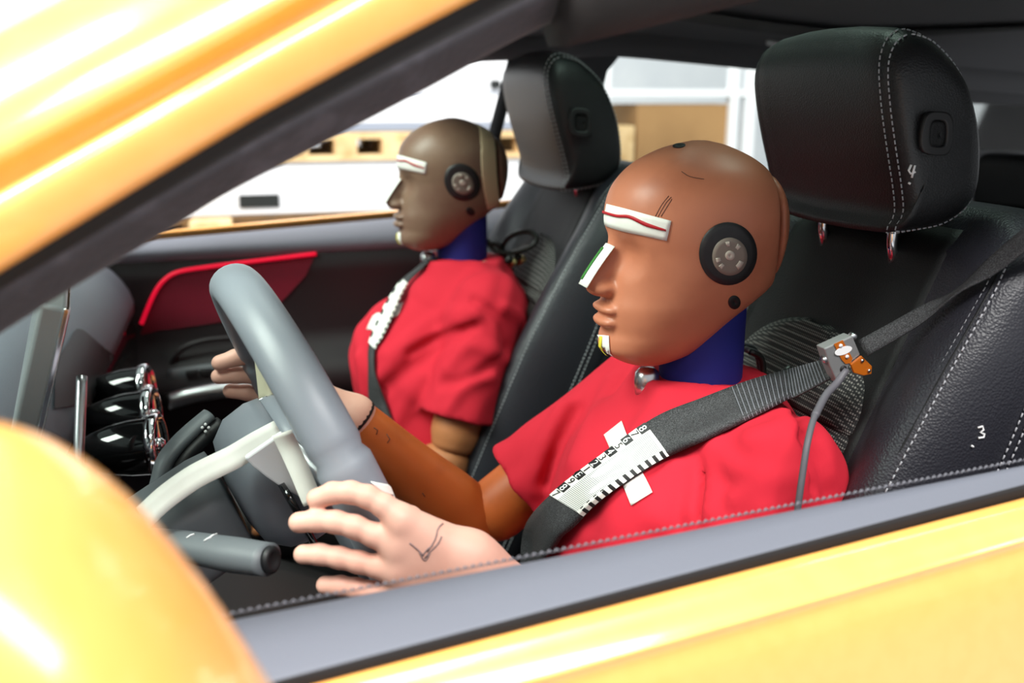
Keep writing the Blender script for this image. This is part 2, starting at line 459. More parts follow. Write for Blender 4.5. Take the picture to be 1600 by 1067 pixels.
rows = []
for X in XS2:
    c = lerpx(*yt, X); d = lerpx(*cr, X); e = lerpx(*gr, X)
    rows.append([c+A([0, .0045, -.03]), c+A([0, .0045, -.004]), c+A([0, .006, .0005]), c*.65+d*.35+A([0, .003, .003]), c*.3+d*.7+A([0, .003, .003]), d+A([0, 0, 0]), d*.7+e*.3+A([0, .004, 0]), d*.35+e*.65+A([0, .004, 0]),
                 e+A([0, .0005, .006]), e+A([0, -.0022, .001]), e+A([0, -.001, -.004]), e+A([0, .004, -.012]), e+A([0, .012, -.06]), e+A([0, .022, -.16]), e+A([0, .02, -.3]), e+A([0, .0, -.5]), e+A([0, -.03, -.62])])
rdoor = sub(sheet('rear_door', rows, M['paint'], body, 0.002), 1)
rows = []
for X in XS2:
    a = lerpx(*ti, X); b = lerpx(*to, X); w_ = b[1]-a[1]
    rows.append([a+A([0, -.03, -.50]), a+A([0, -.04, -.25]), a+A([0, -.022, -.06]), a+A([0, -.008, -.012]), a+A([0, -.003, -.003]), a+A([0, .002, 0]),
                 a+A([0, w_*.3, .0012]), a+A([0, w_*.6, .0005]), b+A([0, -.004, .0]), b, b+A([0, .002, -.005]), b+A([0, .002, -.03])])
sheet('inner_trim', rows, M['trim'], rdoor, 0.004)
rows = []
for X in XS2:
    b = lerpx(*to, X); c = lerpx(*yt, X)
    rows.append([b+A([0, .0, -.02]), b+A([0, .001, -.001]), b+A([0, .003, .002]), (b+c)/2+A([0, .003, -.002]), c+A([0, .004, -.001]), c+A([0, .005, -.02])])
sheet('window_seal', rows, M['rubber'], rdoor, 0.002)

# ---- near front pillar: door frame, seals and body pillar
def line_y(pts, px):
    p = A(pts, float)
    if px <= p[0, 0]: i = 0
    elif px >= p[-1, 0]: i = len(p)-2
    else: return np.interp(px, p[:, 0], p[:, 1])
    return p[i, 1]+(p[i+1, 1]-p[i, 1])*(px-p[i, 0])/(p[i+1, 0]-p[i, 0])
LL = {'low': [(0, 528), (115, 455), (240, 380), (350, 310), (500, 232), (675, 140), (800, 70), (1010, -30)],
      'mid': [(0, 452), (115, 385), (250, 305), (447, 192), (660, 80), (800, 8), (1000, -92)],
      'yb': [(0, 419), (200, 297), (400, 177), (600, 68), (740, -5), (900, -88)],
      'g2': [(0, 302), (200, 190), (400, 75), (530, 2), (800, -150)],
      'g1': [(0, 255), (200, 148), (400, 38), (530, -35), (800, -185)],
      'top': [(0, 42), (80, 0), (300, -110), (800, -340)]}
PXS = np.linspace(-330, 1060, 40)
def ext(rows, xr):
    R_ = A(rows, float); d = R_[0]-R_[8]; front = []
    for t in (1.0, .5):
        k = t*(.58-R_[0][:, 0])/d[:, 0]; front.append(R_[0]+d*k[:, None])
    back = []; x0 = R_[-1][:, 0].mean()
    for s in np.r_[.02, .05, .09, .14, .2, np.linspace(.3, x0-xr, 12)]:
        X = x0-s; dz = .060*(1-math.exp(-s/.12))+(np.interp(-X, [.8, 1.2, 1.6, 2.1], [0, -.03, -.06, -.09]))
        back.append(R_[-1]+A([-s, -.02*(1-math.exp(-s/.15)), dz]))
    return np.vstack([A(front), R_, A(back)])
def PF(key, px, off, dpy=0): return PPL(px, line_y(LL[key], px)+dpy, (0, -0.455+off, 1.15), (0, 1, 0.3))
rows = []
for px in PXS:
    y = PF('yb', px, 0); g = PF('g2', px, .004)
    rows.append([y+A([0, -.03, -.004]), y+A([0, -.006, -.003]), y, y*.8+g*.2+A([0, .003, 0]), y*.5+g*.5+A([0, .006, .001]), y*.2+g*.8+A([0, .006, .001]), g+A([0, .002, 0]), g+A([0, -.006, .001]), g+A([0, -.03, .003])])
sub(sheet('window_frame', ext(rows, -.84), M['paint'], ndoor), 1)
rows = []
for px in PXS:
    y = PF('yb', px, -.001); m_ = PF('mid', px, -.016); l = PF('low', px, -.045)
    rows.append([y+A([0, -.02, .004]), y+A([0, .0, .001]), y*.8+m_*.2+A([0, -.008, .0]), y*.4+m_*.6+A([0, -.006, 0]), m_])
sheet('frame_seal', ext(rows, -.84), M['rubber'], ndoor)
rows = []
for px in PXS:
    m_ = PF('mid', px, -.016); l = PF('low', px, -.045)
    rows.append([m_, m_*.88+l*.12+A([0, .004, 0]), m_*.6+l*.4+A([0, .003, 0]), m_*.3+l*.7, l, l+A([0, -.02, .004]), l+A([0, -.03, .03])])
sub(sheet('glass_channel', ext(rows, -.84), M['flock'], ndoor), 1)
rows = []
for px in PXS:
    g2 = PF('g2', px, .003); g1 = PF('g1', px, -.004); t = PF('top', px, -.055)
    rows.append([g2+A([0, -.02, .0]), g2*.7+g1*.3+A([0, -.016, 0]), g1+A([0, -.004, -.002]), g1+A([0, .002, .002]), g1*.93+t*.07+A([0, .004, .002]), g1*.75+t*.25+A([0, .012, .004]), g1*.5+t*.5+A([0, .014, .006]), g1*.25+t*.75+A([0, .009, .006]), t+A([0, 0, 0]), t+A([0, -.012, -.004]), t+A([0, -.02, -.02])])
sub(sheet('front_pillar', ext(rows, -2.0), M['paint'], body), 1)

# ---- roof rail, roof and headliner
def zr(X): return np.interp(-X, [.2, .35, .8, 1.2, 1.6, 2.1], [1.51, 1.545, 1.565, 1.535, 1.505, 1.475])
def hl(X, y):
    t = (y+1.985)/(1.985-.605); return zr(X)-.004+.075*(1-abs(2*t-1)**2.4)
XR = np.linspace(-.28, -2.05, 26)
YR = np.linspace(-1.985, -.605, 31)
OP = (-.42, -.93, -1.50, -.775)      # roof opening: X front, X rear, Y far, Y near
def opened(name, Xs, Ys, zf, mt, th, off):
    Xs = np.unique(np.r_[Xs, OP[0], OP[1]])[::-1]; Ys = np.unique(np.r_[Ys, OP[2], OP[3]])
    v = [(X, y, zf(X, y)) for X in Xs for y in Ys]; f = []
    for (a, b, c, d) in grid_faces(len(Xs), len(Ys)):
        cx = (v[a][0]+v[c][0])/2; cy = (v[a][1]+v[c][1])/2
        if OP[1] < cx < OP[0] and OP[2] < cy < OP[3]: continue
        f.append((a, b, c, d))
    return solid(raw(name, v, f, mt, body), th, off)
headl = opened('headliner', XR, YR, hl, M['headliner'], .012, 1.0)
zroof = lambda X, y: hl(X, max(min(y, -.605), -1.985))+.035-.10*max(0, abs(y-YC)-.6)
opened('roof_panel', XR-.0001, np.linspace(-2.03, -.56, 31), zroof, M['paint'], .004, -1.0)
lab(sheet('roof_window', [[(X, y, zroof(X, y)-.012) for y in np.linspace(OP[2]-.01, OP[3]+.01, 12)] for X in np.linspace(OP[0]+.01, OP[1]-.01, 8)], M['roof_pane'], body, .004), 'green-tinted roof window')
for sgn, nm in ((1, 'near'), (-1, 'far')):
    rows = []
    for X in np.linspace(-.2, -2.05, 26):
        z = zr(X); e = .63
        f_ = lambda dy, dz: (X, YC+sgn*(e+dy), z+dz)
        rows.append([f_(.03, -.028), f_(.06, -.03), f_(.09, -.02), f_(.10, .0), f_(.095, .025), f_(.07, .045), f_(.03, .05), f_(0, .03), f_(-.0, .0)])
    loft('roof_rail', rows, M['headliner'] if sgn < 0 else M['rubber'], body)
# panoramic roof opening seen above the front seats
path = [(960, 6), (1010, 14), (1100, 30), (1200, 44), (1300, 53), (1400, 50), (1500, 45), (1640, 36)]
hb = bvh_of(headl)
pp = hits(hb, [tuple(q) for q in cat(path, 40)], .004)
if len(pp) > 5:
    tube('roof_opening_rim', pp, .005, M['headliner'], body, 8)
    rows = [[q+A([0, dy, hl(q[0], min(q[1]+dy, -.64))-hl(q[0], q[1])-.006]) for dy in (0.0, .02, .05, .08)] for q in pp]
    sheet('roof_blind', rows, M['roofglass'], body)
v = hits(hb, [(1200, 62), (1216, 66), (1236, 64)], .006)
if len(v) == 3: lab(tube('reading_lamp', v, [.006, .008, .006], M['white'], body, 10), 'small white roof lamp')

# ---- far side of the body: dark inner frame with window openings
PFAR = ((0, -2.08, 1.15), (0, 1, -0.2))
def yfar(z): return -2.08+.2*(z-1.15)
def farpx(pts): return [tuple(PPL(x, y, *PFAR)[[0, 2]]) for x, y in pts]
def holed(name, outer, holes, ymap, mt, parent, th):
    bm = bmesh.new(); edges = []
    for lp in [outer]+holes:
        vs = [bm.verts.new((x, ymap(z), z)) for x, z in lp]
        for i in range(len(vs)): edges.append(bm.edges.new((vs[i], vs[(i+1) % len(vs)])))
    bmesh.ops.triangle_fill(bm, edges=edges, use_beauty=True)
    bm.verts.index_update()
    v = [tuple(q.co) for q in bm.verts]; f = [[q.index for q in p.verts] for p in bm.faces]; bm.free()
    o = raw(name, v, f, mt, parent, smooth=False); solid(o, th, 0); return o
front_hole = farpx([(235, 380), (420, 365), (600, 350), (780, 338), (850, 332)])+farpx([(853, 250), (853, 140), (850, 108), (838, 90), (818, 79)])+[(-.50, 1.555), (-.35, 1.545), (-.14, 1.49), (.12, 1.36), (.3, 1.25)]
rear_hole = [tuple(q) for q in cat(farpx([(930, 292), (934, 200), (938, 140), (946, 108), (962, 88), (990, 81), (1100, 92), (1190, 105), (1290, 122), (1330, 142), (1340, 200), (1330, 268), (1200, 282), (1060, 290)]), 48, True)]
q_hole = farpx([(1500, 160), (1600, 162), (1760, 175), (1740, 246), (1600, 238), (1500, 235)])
outer = [(.75, .35), (.75, 1.06), (.42, 1.22), (.13, 1.41), (-.15, 1.545), (-.35, 1.60), (-.8, 1.615), (-1.3, 1.58), (-1.75, 1.5), (-2.5, 1.42), (-2.6, .35)]
holed('side_frame', outer, [front_hole, rear_hole, q_hole], yfar, M['headliner'], body, .03)
def pane(name, pts, parent):
    n = len(pts); c = A(pts).mean(0)
    v = [(x, yfar(z)-.004, z) for x, z in pts]+[(c[0], yfar(c[1])-.004, c[1])]
    o = raw(name, v, [(i, (i+1) % n, n) for i in range(n)], M['clear'], parent, smooth=False); solid(o, .004); return o
pane('rear_side_window', rear_hole, body); pane('quarter_window', q_hole, body)
# near centre pillar, floor, cowl, windscreen
loft('centre_pillar', [[(X, y, z) for X, y in ((-.80+k, -.50-.22*(z-1.15)), (-.92+k, -.50-.22*(z-1.15)), (-.92+k, -.58-.22*(z-1.15)), (-.80+k, -.58-.22*(z-1.15)))] for z, k in ((.4, .0), (1.15, .0), (1.58, -.05))], M['plastic'], body)
box('floor_pan', (-2.2, -2.02, .26), (.75, -.52, .32), M['leather_matt'], body)
sheet('cowl', [[(X, y, 1.075-.25*(X-.55)) for y in np.linspace(-1.98, -.50, 8)] for X in (.5, .62, .8)], M['plastic'], body, .01)
rows = []
for t in np.linspace(0, 1, 12):
    X = .60*(1-t)+(-.30)*t; z = 1.10*(1-t)+1.575*t+.03*math.sin(math.pi*t)
    rows.append([(X+.08*(1-((y-YC)/.72)**2), y, z) for y in np.linspace(-1.271-.70+.1*t, -1.271+.70-.1*t, 14)])
lab(sheet('windscreen', rows, M['windshield'], body, .004), 'green-tinted windscreen')
box('header_rail', (-.36, -1.93, 1.565), (-.24, -.62, 1.60), M['headliner'], body, .01)

# ---- door mirror (part of the driver door)
def mirror_rows(grow=0.0):
    c = A([.0744, -.269, 1.215]); ang = math.radians(-23.7)
    ax = A([math.cos(ang), 0, math.sin(ang)]); az = A([-math.sin(ang), 0, math.cos(ang)]); ay = A([0, 1., 0])
    rows = []
    sp = lambda v, e: np.sign(v)*abs(v)**e
    for ph in np.linspace(-math.pi/2, math.pi/2, 33):
        r = []
        for th in np.linspace(0, 2*math.pi, 64, endpoint=False):
            cx = sp(math.cos(ph), .655)*sp(math.cos(th), .655); cz = sp(math.cos(ph), .655)*sp(math.sin(th), .655); cy = sp(math.sin(ph), .655)
            r.append(c+ax*cx*(.079+grow)+az*cz*(.1457+grow)+ay*cy*(.091+grow))
        rows.append(r)
    return rows
lab(loft('mirror_housing', mirror_rows(), M['paint'], ndoor), 'yellow door mirror housing')
tube('mirror_stalk', [(.12, -.33, 1.14), (.13, -.40, 1.11), (.13, -.48, 1.09)], [.03, .026, .03], M['rubber'], ndoor, 14)

# ---- far door
ft = (PY(250, 376, -2.02), PY(600, 344, -2.02))
fl = (PY(250, 402, -1.965), PY(600, 384, -1.965))
rows = []
for X in np.linspace(.62, -.72, 30):
    b = lerpx(*fl, X)
    rows.append([b+A([0, -.004, .0]), b+A([0, -.004, -.05]), b+A([0, -.008, -.17]), b+A([0, .0, -.20]), b+A([0, .03, -.225]), b+A([0, .055, -.25]), b+A([0, .055, -.30]), b+A([0, .01, -.34]), b+A([0, -.01, -.6])])
fpanel = fdoor = sheet('car_door', rows, M['dark_panel'], body, .004)
lab(fdoor, 'dark passenger door with a glowing red strip')
rows = []
for X in np.linspace(.62, -.72, 30):
    a = lerpx(*ft, X); b = lerpx(*fl, X)
    rows.append([a+A([0, -.03, -.03]), a+A([0, -.028, -.002]), a+A([0, -.02, .001]), a+A([0, 0, 0]), a*.5+b*.5+A([0, .012, .006]), b+A([0, .004, .012]), b, b+A([0, -.004, -.01])])
sub(sheet('door_top_trim', rows, M['trim'], fdoor, .003), 1)
rows = []
for X in np.linspace(.75, -.74, 20):
    a = lerpx(*ft, X)
    rows.append([a+A([0, -.034, .009]), a+A([0, -.04, .012]), a+A([0, -.05, .004]), a+A([0, -.07, -.06]), a+A([0, -.09, -.3]), a+A([0, -.07, -.7])])
sheet('outer_panel', rows, M['paint'], fdoor, .003)
pb = bvh_of(fpanel)
strip = hits(pb, cat([(217, 516), (228, 488), (243, 455), (258, 436), (280, 424), (330, 416), (410, 406), (494, 396)], 60)[2:], .003)
lab(tube('light_strip', strip, .0042, M['ambient'], fdoor, 8), 'glowing red light strip')
g = patch(pb, [(220, 520), (232, 490), (247, 458), (262, 440), (285, 429), (340, 420), (410, 411), (491, 400)], [(222, 523), (250, 516), (290, 511), (330, 505), (370, 500), (400, 492), (430, 480), (478, 430)], 40, 12, .002)
lab(sheet('speaker_grille', g, M['grille'], fdoor), 'red honeycomb speaker grille')
arm = PY(350, 615, -1.90)
v1 = [PY(x, y, -1.90) for x, y in ((262, 628), (300, 617), (345, 609), (400, 604), (450, 604))]
lab(tube('pull_handle', cat(v1, 24), .017, M['satin'], fdoor, 14), 'silver pull handle')
v2 = [PY(x, y, -1.93) for x, y in ((265, 592), (310, 585), (345, 581), (420, 575))]
tube('armrest_ledge', cat(v2, 20), .02, M['plastic_grey'], fdoor, 12, ell=.5)
for k in range(3):
    c = PY(300+22*k, 583-2*k, -1.915); obox('window_switch', c, np.eye(3), (.012, .008, .006), M['plastic'], fdoor, .002)
v3 = [PY(x, y, -1.948) for x, y in ((262, 600), (268, 570), (285, 545), (320, 532), (370, 527), (430, 522))]
tube('panel_crease', cat(v3, 24), .006, M['dark_panel'], fdoor, 8)

# centre console between the seats
rows = []
for X in np.linspace(.26, -.75, 14):
    t = (.26-X)/1.01; zt = .86-.20*min(1, t*2.2)+.08*max(0, t-.55)/.45
    rows.append([(X, YC+y, z) for y, z in cat([(-.12, .32), (-.125, zt-.04), (-.10, zt), (.10, zt), (.125, zt-.04), (.12, .32)], 32, True)])
loft('centre_console', rows, M['plastic'], body)

# ================================================================== dashboard
def dash_prof(y):
    return [(.62, 1.10), (.45, 1.155), (.36, 1.162), (.30, 1.152), (.262, 1.128), (.232, 1.088), (.222, 1.05), (.235, 1.03), (.30, 1.02), (.62, 1.0)]
ys = np.r_[-1.96, -1.955, np.linspace(-1.94, -.66, 22), -.645, -.64]
rows = []
for y in ys:
    k = 1.0 if -1.95 < y < -.65 else .93
    pr = cat(dash_prof(y), 44, True); c = pr.mean(0)
    rows.append([(c[0]+(q[0]-c[0])*k, y, c[1]+(q[1]-c[1])*k) for q in pr])
dash = loft('dashboard', rows, M['trim'], body)
lab(dash, 'grey padded dashboard')
loft('trim_panel', [[(x, y, z) for x, z in ((.235, 1.045), (.222, 1.0), (.225, .94), (.26, .88), (.4, .86), (.4, 1.03))] for y in np.linspace(-1.93, -.66, 10)], M['gloss'], dash)
loft('lower_dash', [[(x, y, z) for x, z in ((.25, .90), (.24, .82), (.28, .70), (.4, .60), (.6, .58), (.6, .9))] for y in np.linspace(-1.92, -.64, 8)], M['plastic'], dash)
# glossy trim blade below the pad, dropping towards the far door
bl = patch(bvh_of(dash), [(84, 566), (104, 538), (121, 515), (160, 544), (203, 576)], [(82, 640), (104, 636), (122, 632), (160, 630), (206, 625)], 20, 8, .003)
sheet('trim_blade', bl, M['plastic'], dash)
# display: upright slab seen from its end
top_, bot_ = PY(84, 478, -.80), PY(32, 712, -.80)
up_ = top_-bot_; L_ = np.linalg.norm(up_); up_ /= L_
al = A([.150, -.985, 0]); al = al-(al@up_)*up_; al /= np.linalg.norm(al); fwd = np.cross(al, up_)
if fwd[0] < 0: fwd = -fwd
sc = (top_+bot_)/2+al*.27
lab(obox('display_housing', sc, [fwd, al, up_], (.0105, .27, L_/2), M['bezel'], dash, .004), 'grey display housing seen from its end')
obox('display_glass', sc-fwd*.0115, [fwd, al, up_], (.0015, .264, L_/2-.006), M['gloss'], dash, .001)
obox('display_rim', sc-al*.268-fwd*.010, [fwd, al, up_], (.0022, .003, L_/2), M['chrome'], dash, .001)
loft('instrument_hood', [[(x, y, z) for x, z in cat([(.19, 1.15), (.20, 1.24), (.235, 1.275), (.30, 1.26), (.40, 1.19), (.45, 1.14), (.3, 1.12)], 28, True)] for y in (-.74, -.735, -.66, -.655)], M['trim'], dash)
# three turbine vents in the centre
for k, (px, py, Y) in enumerate(((206, 612, -1.40), (212, 652, -1.28), (218, 698, -1.16))):
    c = PY(px, py, Y); ax = A([-1., .12, .06]); ax /= np.linalg.norm(ax)
    nac = lathe('air_vent', [(-.078, .004), (-.07, .014), (-.055, .023), (-.035, .030), (-.01, .0345), (.012, .0355), (.022, .0355), (.024, .031), (.0, .028)], c, ax, M['gloss'], dash, 40)
    lathe('vent_ring', [(.014, .0350), (.014, .0380), (.018, .0395), (.024, .0395), (.027, .038), (.027, .034), (.022, .0325)], c, ax, M['chrome'], dash, 40)
    geo = []
    for j in range(8):
        a = math.pi*j/4; u = A([0, 1., 0])-A([0, 1., 0])@ax*ax; u /= np.linalg.norm(u); b = np.cross(ax, u)
        d = math.cos(a)*u+math.sin(a)*b
        geo.append(obox_geo(c+ax*.016+d*.019, [ax, d, np.cross(ax, d)], (.004, .011, .0012)))
    raw('vent_vanes', *join(geo), M['satin'], dash, smooth=False)
    lathe('vent_hub', [(.008, .009), (.026, .009), (.031, .005)], c, ax, M['chrome'], dash, 20)
v = cat([PY(128, 588, -1.1), PY(126, 640, -1.08), PY(122, 730, -1.05)], 12)
tube('trim_divider', v, .006, M['satin'], dash, 10)

# ================================================================== steering column and wheel
TAU = math.radians(21.65)
WT = A([math.sin(TAU), 0, math.cos(TAU)]); WY = A([0, 1., 0]); WA = A([math.cos(TAU), 0, -math.sin(TAU)])   # up in wheel plane, across, axis forward
PSI = math.radians(9.15)
Rz = A([[math.cos(PSI), -math.sin(PSI), 0], [math.sin(PSI), math.cos(PSI), 0], [0, 0, 1]])
WT, WY, WA = Rz@WT, Rz@WY, Rz@WA
WC = A([-.0570, YD-.020, 1.1046])
RW, RR = .185, .0215
def wp(a, r=RW, f=0.0): return WC+r*(math.cos(a)*WT+math.sin(a)*WY)+WA*f
def rim_row(a, rr):
    c = wp(a); rd = math.cos(a)*WT+math.sin(a)*WY
    return [c+rr*(math.cos(t)*rd*.92+math.sin(t)*WA*1.08) for t in np.linspace(0, 2*math.pi, 24, endpoint=False)]
rows = []
N = 144
for k in range(N):
    a = 2*math.pi*k/N; rr = RR
    for s in (70, -70, 112, -112):
        d = abs((math.degrees(a)-s+180) % 360-180)
        if d < 1.6: rr = RR-.0022
    if 70 < math.degrees(a) < 112 or 248 < math.degrees(a) < 290: rr += .0012
    rows.append(rim_row(a, rr))
v = A(rows).reshape(-1, 3)
whl = raw('steering_wheel', v, grid_faces(N, 24, True, True), M['wheel_leather'], body)
lab(whl, 'grey leather steering wheel')
# hub: airbag cover and back shell
def hub_row(f, rx, rz, dz=0.0):
    return [WC+WA*f+WY*rx*np.sign(math.cos(t))*abs(math.cos(t))**.75+WT*(rz*np.sign(math.sin(t))*abs(math.sin(t))**.75+dz) for t in np.linspace(0, 2*math.pi, 40, endpoint=False)]
loft('airbag_cover', [hub_row(-.004, .03, .02), hub_row(-.002, .05, .04), hub_row(.004, .07, .056), hub_row(.016, .08, .064), hub_row(.03, .08, .066)], M['wheel_leather'], whl)
loft('hub_back', [hub_row(.03, .082, .068), hub_row(.045, .082, .070), hub_row(.07, .074, .066), hub_row(.088, .058, .052), hub_row(.094, .03, .03)], M['wheel_leather'], whl)
for s, nm in ((1, 'n'), (-1, 'f')):
    rows = []
    for t in np.linspace(0, 1, 10):
        a = math.radians(90)*s; c = WC+WY*s*(.07+.105*t)+WT*(.012-.004*t)+WA*(.02*(1-t)+.004)
        hw = .04-.018*math.sin(math.pi*t*.8)
        rows.append([c+WT*hw-WA*.004, c+WT*hw+WA*.006, c-WT*hw+WA*.006, c-WT*hw-WA*.004])
    o = loft('spoke', rows, M['satin'], whl); bev(o, .002, 2)
rows = []
for t in np.linspace(0, 1, 8):
    c = WC-WT*(.06+.11*t)+WA*.006; hw = .05-.02*t
    rows.append([c+WY*hw-WA*.004, c+WY*hw+WA*.006, c-WY*hw+WA*.006, c-WY*hw-WA*.004])
bev(loft('lower_spoke', rows, M['satin'], whl), .002, 2)
for s in (1, -1):
    pts = [(.05, .012), (.085, .03), (.118, .028), (.125, -.005), (.112, -.042), (.08, -.05), (.055, -.035)]
    pc = cat(pts, 32, True)
    rows = [[WC+WY*s*x+WT*z+WA*(.052-.004*x/.1+dz) for x, z in pc] for dz in (0, .005)]
    loft('shift_paddle', rows, M['gloss'], whl)

def col_row(f, hx, hz, dz=0.0):
    return [WC+WA*f+WY*hx*np.sign(math.cos(t))*abs(math.cos(t))**.6+WT*(hz*np.sign(math.sin(t))*abs(math.sin(t))**.6+dz) for t in np.linspace(0, 2*math.pi, 40, endpoint=False)]
pl = [(382, 716), (410, 697), (440, 676), (462, 715), (490, 775), (470, 778), (440, 762), (415, 745), (396, 730)]
n_ = len(pl)
vv = [PY(x, y, -.800) for x, y in pl]+[PY(x, y, -.800)+A([0, -.008, 0]) for x, y in pl]
o = raw('spoke_cover', vv, [tuple(range(n_))[::-1], tuple(range(n_, 2*n_))]+[(i, (i+1) % n_, n_+(i+1) % n_, n_+i) for i in range(n_)], M['silver_plastic'], whl, smooth=False); bev(o, .002, 2)
lab(o, 'bright silver spoke cover')
colm = loft('steering_column', [col_row(.098, .044, .036), col_row(.1, .052, .046), col_row(.12, .056, .05, -.004), col_row(.19, .056, .05, -.012), col_row(.26, .054, .05, -.02), col_row(.34, .052, .05, -.03)], M['plastic_grey'], body)
lab(colm, 'dark grey steering column shroud')
def stalk(name, pts, rads, ell, ref, mt): return tube(name, cat(pts, 26), np.interp(np.linspace(0, 1, 26), np.linspace(0, 1, len(rads)), rads), mt, colm, 18, ell, ref)
s1 = [PY(232, 842, -.83), PY(290, 853, -.79), PY(350, 864, -.755), PY(402, 872, -.73), PY(420, 874, -.722)]
st = stalk('stalk', s1, [.010, .0125, .0135, .0145, .0135], 1.15, (0, 0, 1), M['plastic_grey'])
e0, e1 = A(s1[3]), A(s1[4]); ed = (e1-e0)/np.linalg.norm(e1-e0)
lathe('stalk_end_button', [(0, .0115), (.004, .0115), (.0055, .0095), (.006, .0075), (.004, .006)], e1, ed, M['plastic'], colm, 28, ell=.9)
sb = bvh_of(st)
for k, (x, y) in enumerate(((298, 838), (325, 843), (333, 838))):
    pts = hits(sb, [(x-6, y+3), (x, y-1), (x+6, y-3)], .0006)
    if len(pts) > 1: tube('stalk_symbol', pts, .0008, M['chalk'], colm, 6)
s2 = [PY(238, 800, -.965), PY(250, 752, -.97), PY(258, 722, -.975), PY(275, 697, -.98), PY(300, 672, -.99), PY(327, 648, -1.0)]
st2 = stalk('selector_stalk', s2, [.017, .018, .018, .0165, .0155, .014], .55, (0, 1, 0.0), M['plastic_grey'])
s3 = [A(p)+A([-.012, .006, -.008]) for p in s2[2:]]
tube('stalk_edge', cat(s3, 16), .008, M['plastic'], colm, 10)
sb = bvh_of(st2)
for k, (x, y) in enumerate(((316, 668), (321, 674), (326, 668), (321, 663))):
    p = PY(x, y, -.975)
    lathe('stalk_symbol', [(-.001, .0016), (.001, .0016)], p, A([0, 1., .2]), M['chalk'], colm, 8)
s4 = [PY(350, 705, -1.0), PY(365, 690, -1.02), PY(383, 668, -1.05)]
stalk('wiper_stalk', s4, [.012, .012, .010], .6, (0, 1, 0), M['plastic'])

# white tape across column and wheel hub
tp = cat([PY(222, 810, -.80), PY(258, 777, -.805), PY(300, 747, -.81), PY(332, 730, -.812), (PY(365, 714, -.815)), PY(400, 693, -.825), PY(437, 673, -.835)], 26)
wd = A([-.35, .55, -.6]); wd /= np.linalg.norm(wd)
rows = [[p+wd*s*.0115 for s in (-1, -.3, .3, 1)] for p in tp]
o = sheet('tape_strip', rows, M['tape'], None, .0008, origin=tp[13])
tag(o, 'long white tape strip running over the steering column to the wheel', 'tape')
tp = cat([PY(440, 676, -.792), PY(452, 700, -.79), PY(468, 735, -.782), PY(482, 768, -.775), PY(490, 786, -.772)], 18)
rows = [[p+A([-1., .0, .25])*s*.0085 for s in (-1, 0, 1)] for p in tp]
o = sheet('tape_strip', rows, M['tape'], None, .0008, origin=tp[9])
tag(o, 'bright white tape strip hanging down beside the steering wheel rim', 'tape')
rows = patch(bvh_of(whl), [(578, 752), (612, 760)], [(596, 772), (628, 775)], 5, 5, .002)
o = sheet('tape_strip', rows, M['tape'], None, .0008, origin=rows[2, 2])
tag(o, 'small white tape scrap on the rim above the pale near hand', 'tape')

# ================================================================== seats
def stitches(name, poly, parent, pitch=.0058, r=.0007, mt=None):
    poly = np.asarray(poly, float)
    L = np.r_[0, np.cumsum(np.linalg.norm(np.diff(poly, axis=0), axis=1))]
    at = lambda s: A([np.interp(s, L, poly[:, c]) for c in range(3)])
    geo = [tube_geo([at(s), at(s+pitch*.3), at(s+pitch*.62)], r, 5) for s in np.arange(0, L[-1]-pitch, pitch)]
    o = raw(name, *join(geo), mt or M['stitch'], parent); o['kind'] = 'stuff'; return o
def copy_tree(o, parent=None, off=(0, 0, 0)):
    c = o.copy(); COL.objects.link(c); c.parent = parent
    c.location = Vector(o.location)+Vector(off)
    WL[c.name] = WL[o.name]+A(off, float)
    for ch in list(o.children):
        d = copy_tree(ch, c); WL[d.name] = WL[c.name]
    return c

def xc(z): return -.600-.42*(z-1.15)
def sW(z): return np.interp(z, [.55, .9, 1.05, 1.15, 1.23, 1.29, 1.325, 1.342], [.245, .258, .258, .254, .248, .240, .222, .17])
def sB_(z): return np.interp(z, [.55, .9, 1.05, 1.15, 1.23, 1.29, 1.325, 1.342], [.9, 1.0, .95, .75, .52, .32, .2, .1])
def seat_half(z):
    W, b = sW(z), sB_(z)
    t = np.interp(z, [.55, 1.22, 1.30, 1.342], [1, 1, .75, .35])
    x0 = xc(z)+np.interp(z, [1.22, 1.30, 1.342], [0, -.004, -.03])
    return [(0, x0), (.28*W, x0), (.46*W, x0+.004*b), (.58*W, x0+.018*b), (.70*W, x0+.046*b), (.82*W, x0+.066*b), (.92*W, x0+.058*b), (.985*W, x0+.02*b-.008), (1.0*W, x0-.045*t), (.95*W, x0-.095*t), (.6*W, x0-.12*t), (0, x0-.125*t)]
def seat_ring(z, n=120):
    h = seat_half(z)
    full = h+[(-y, x) for y, x in h[-2:0:-1]]
    return cat(full, n, True)
def front_x(y, z):
    h = A(seat_half(z)[:8]); return np.interp(abs(y), h[:, 0], h[:, 1])

zs = np.r_[np.linspace(.56, 1.2, 22), np.linspace(1.215, 1.342, 14)]
rows = [[(x, YD+y, z) for y, x in seat_ring(z)] for z in zs]
seat = sb_o = loft('car_seat', rows, M['leather_blue'], body)
lab(seat, 'black leather driver seat')
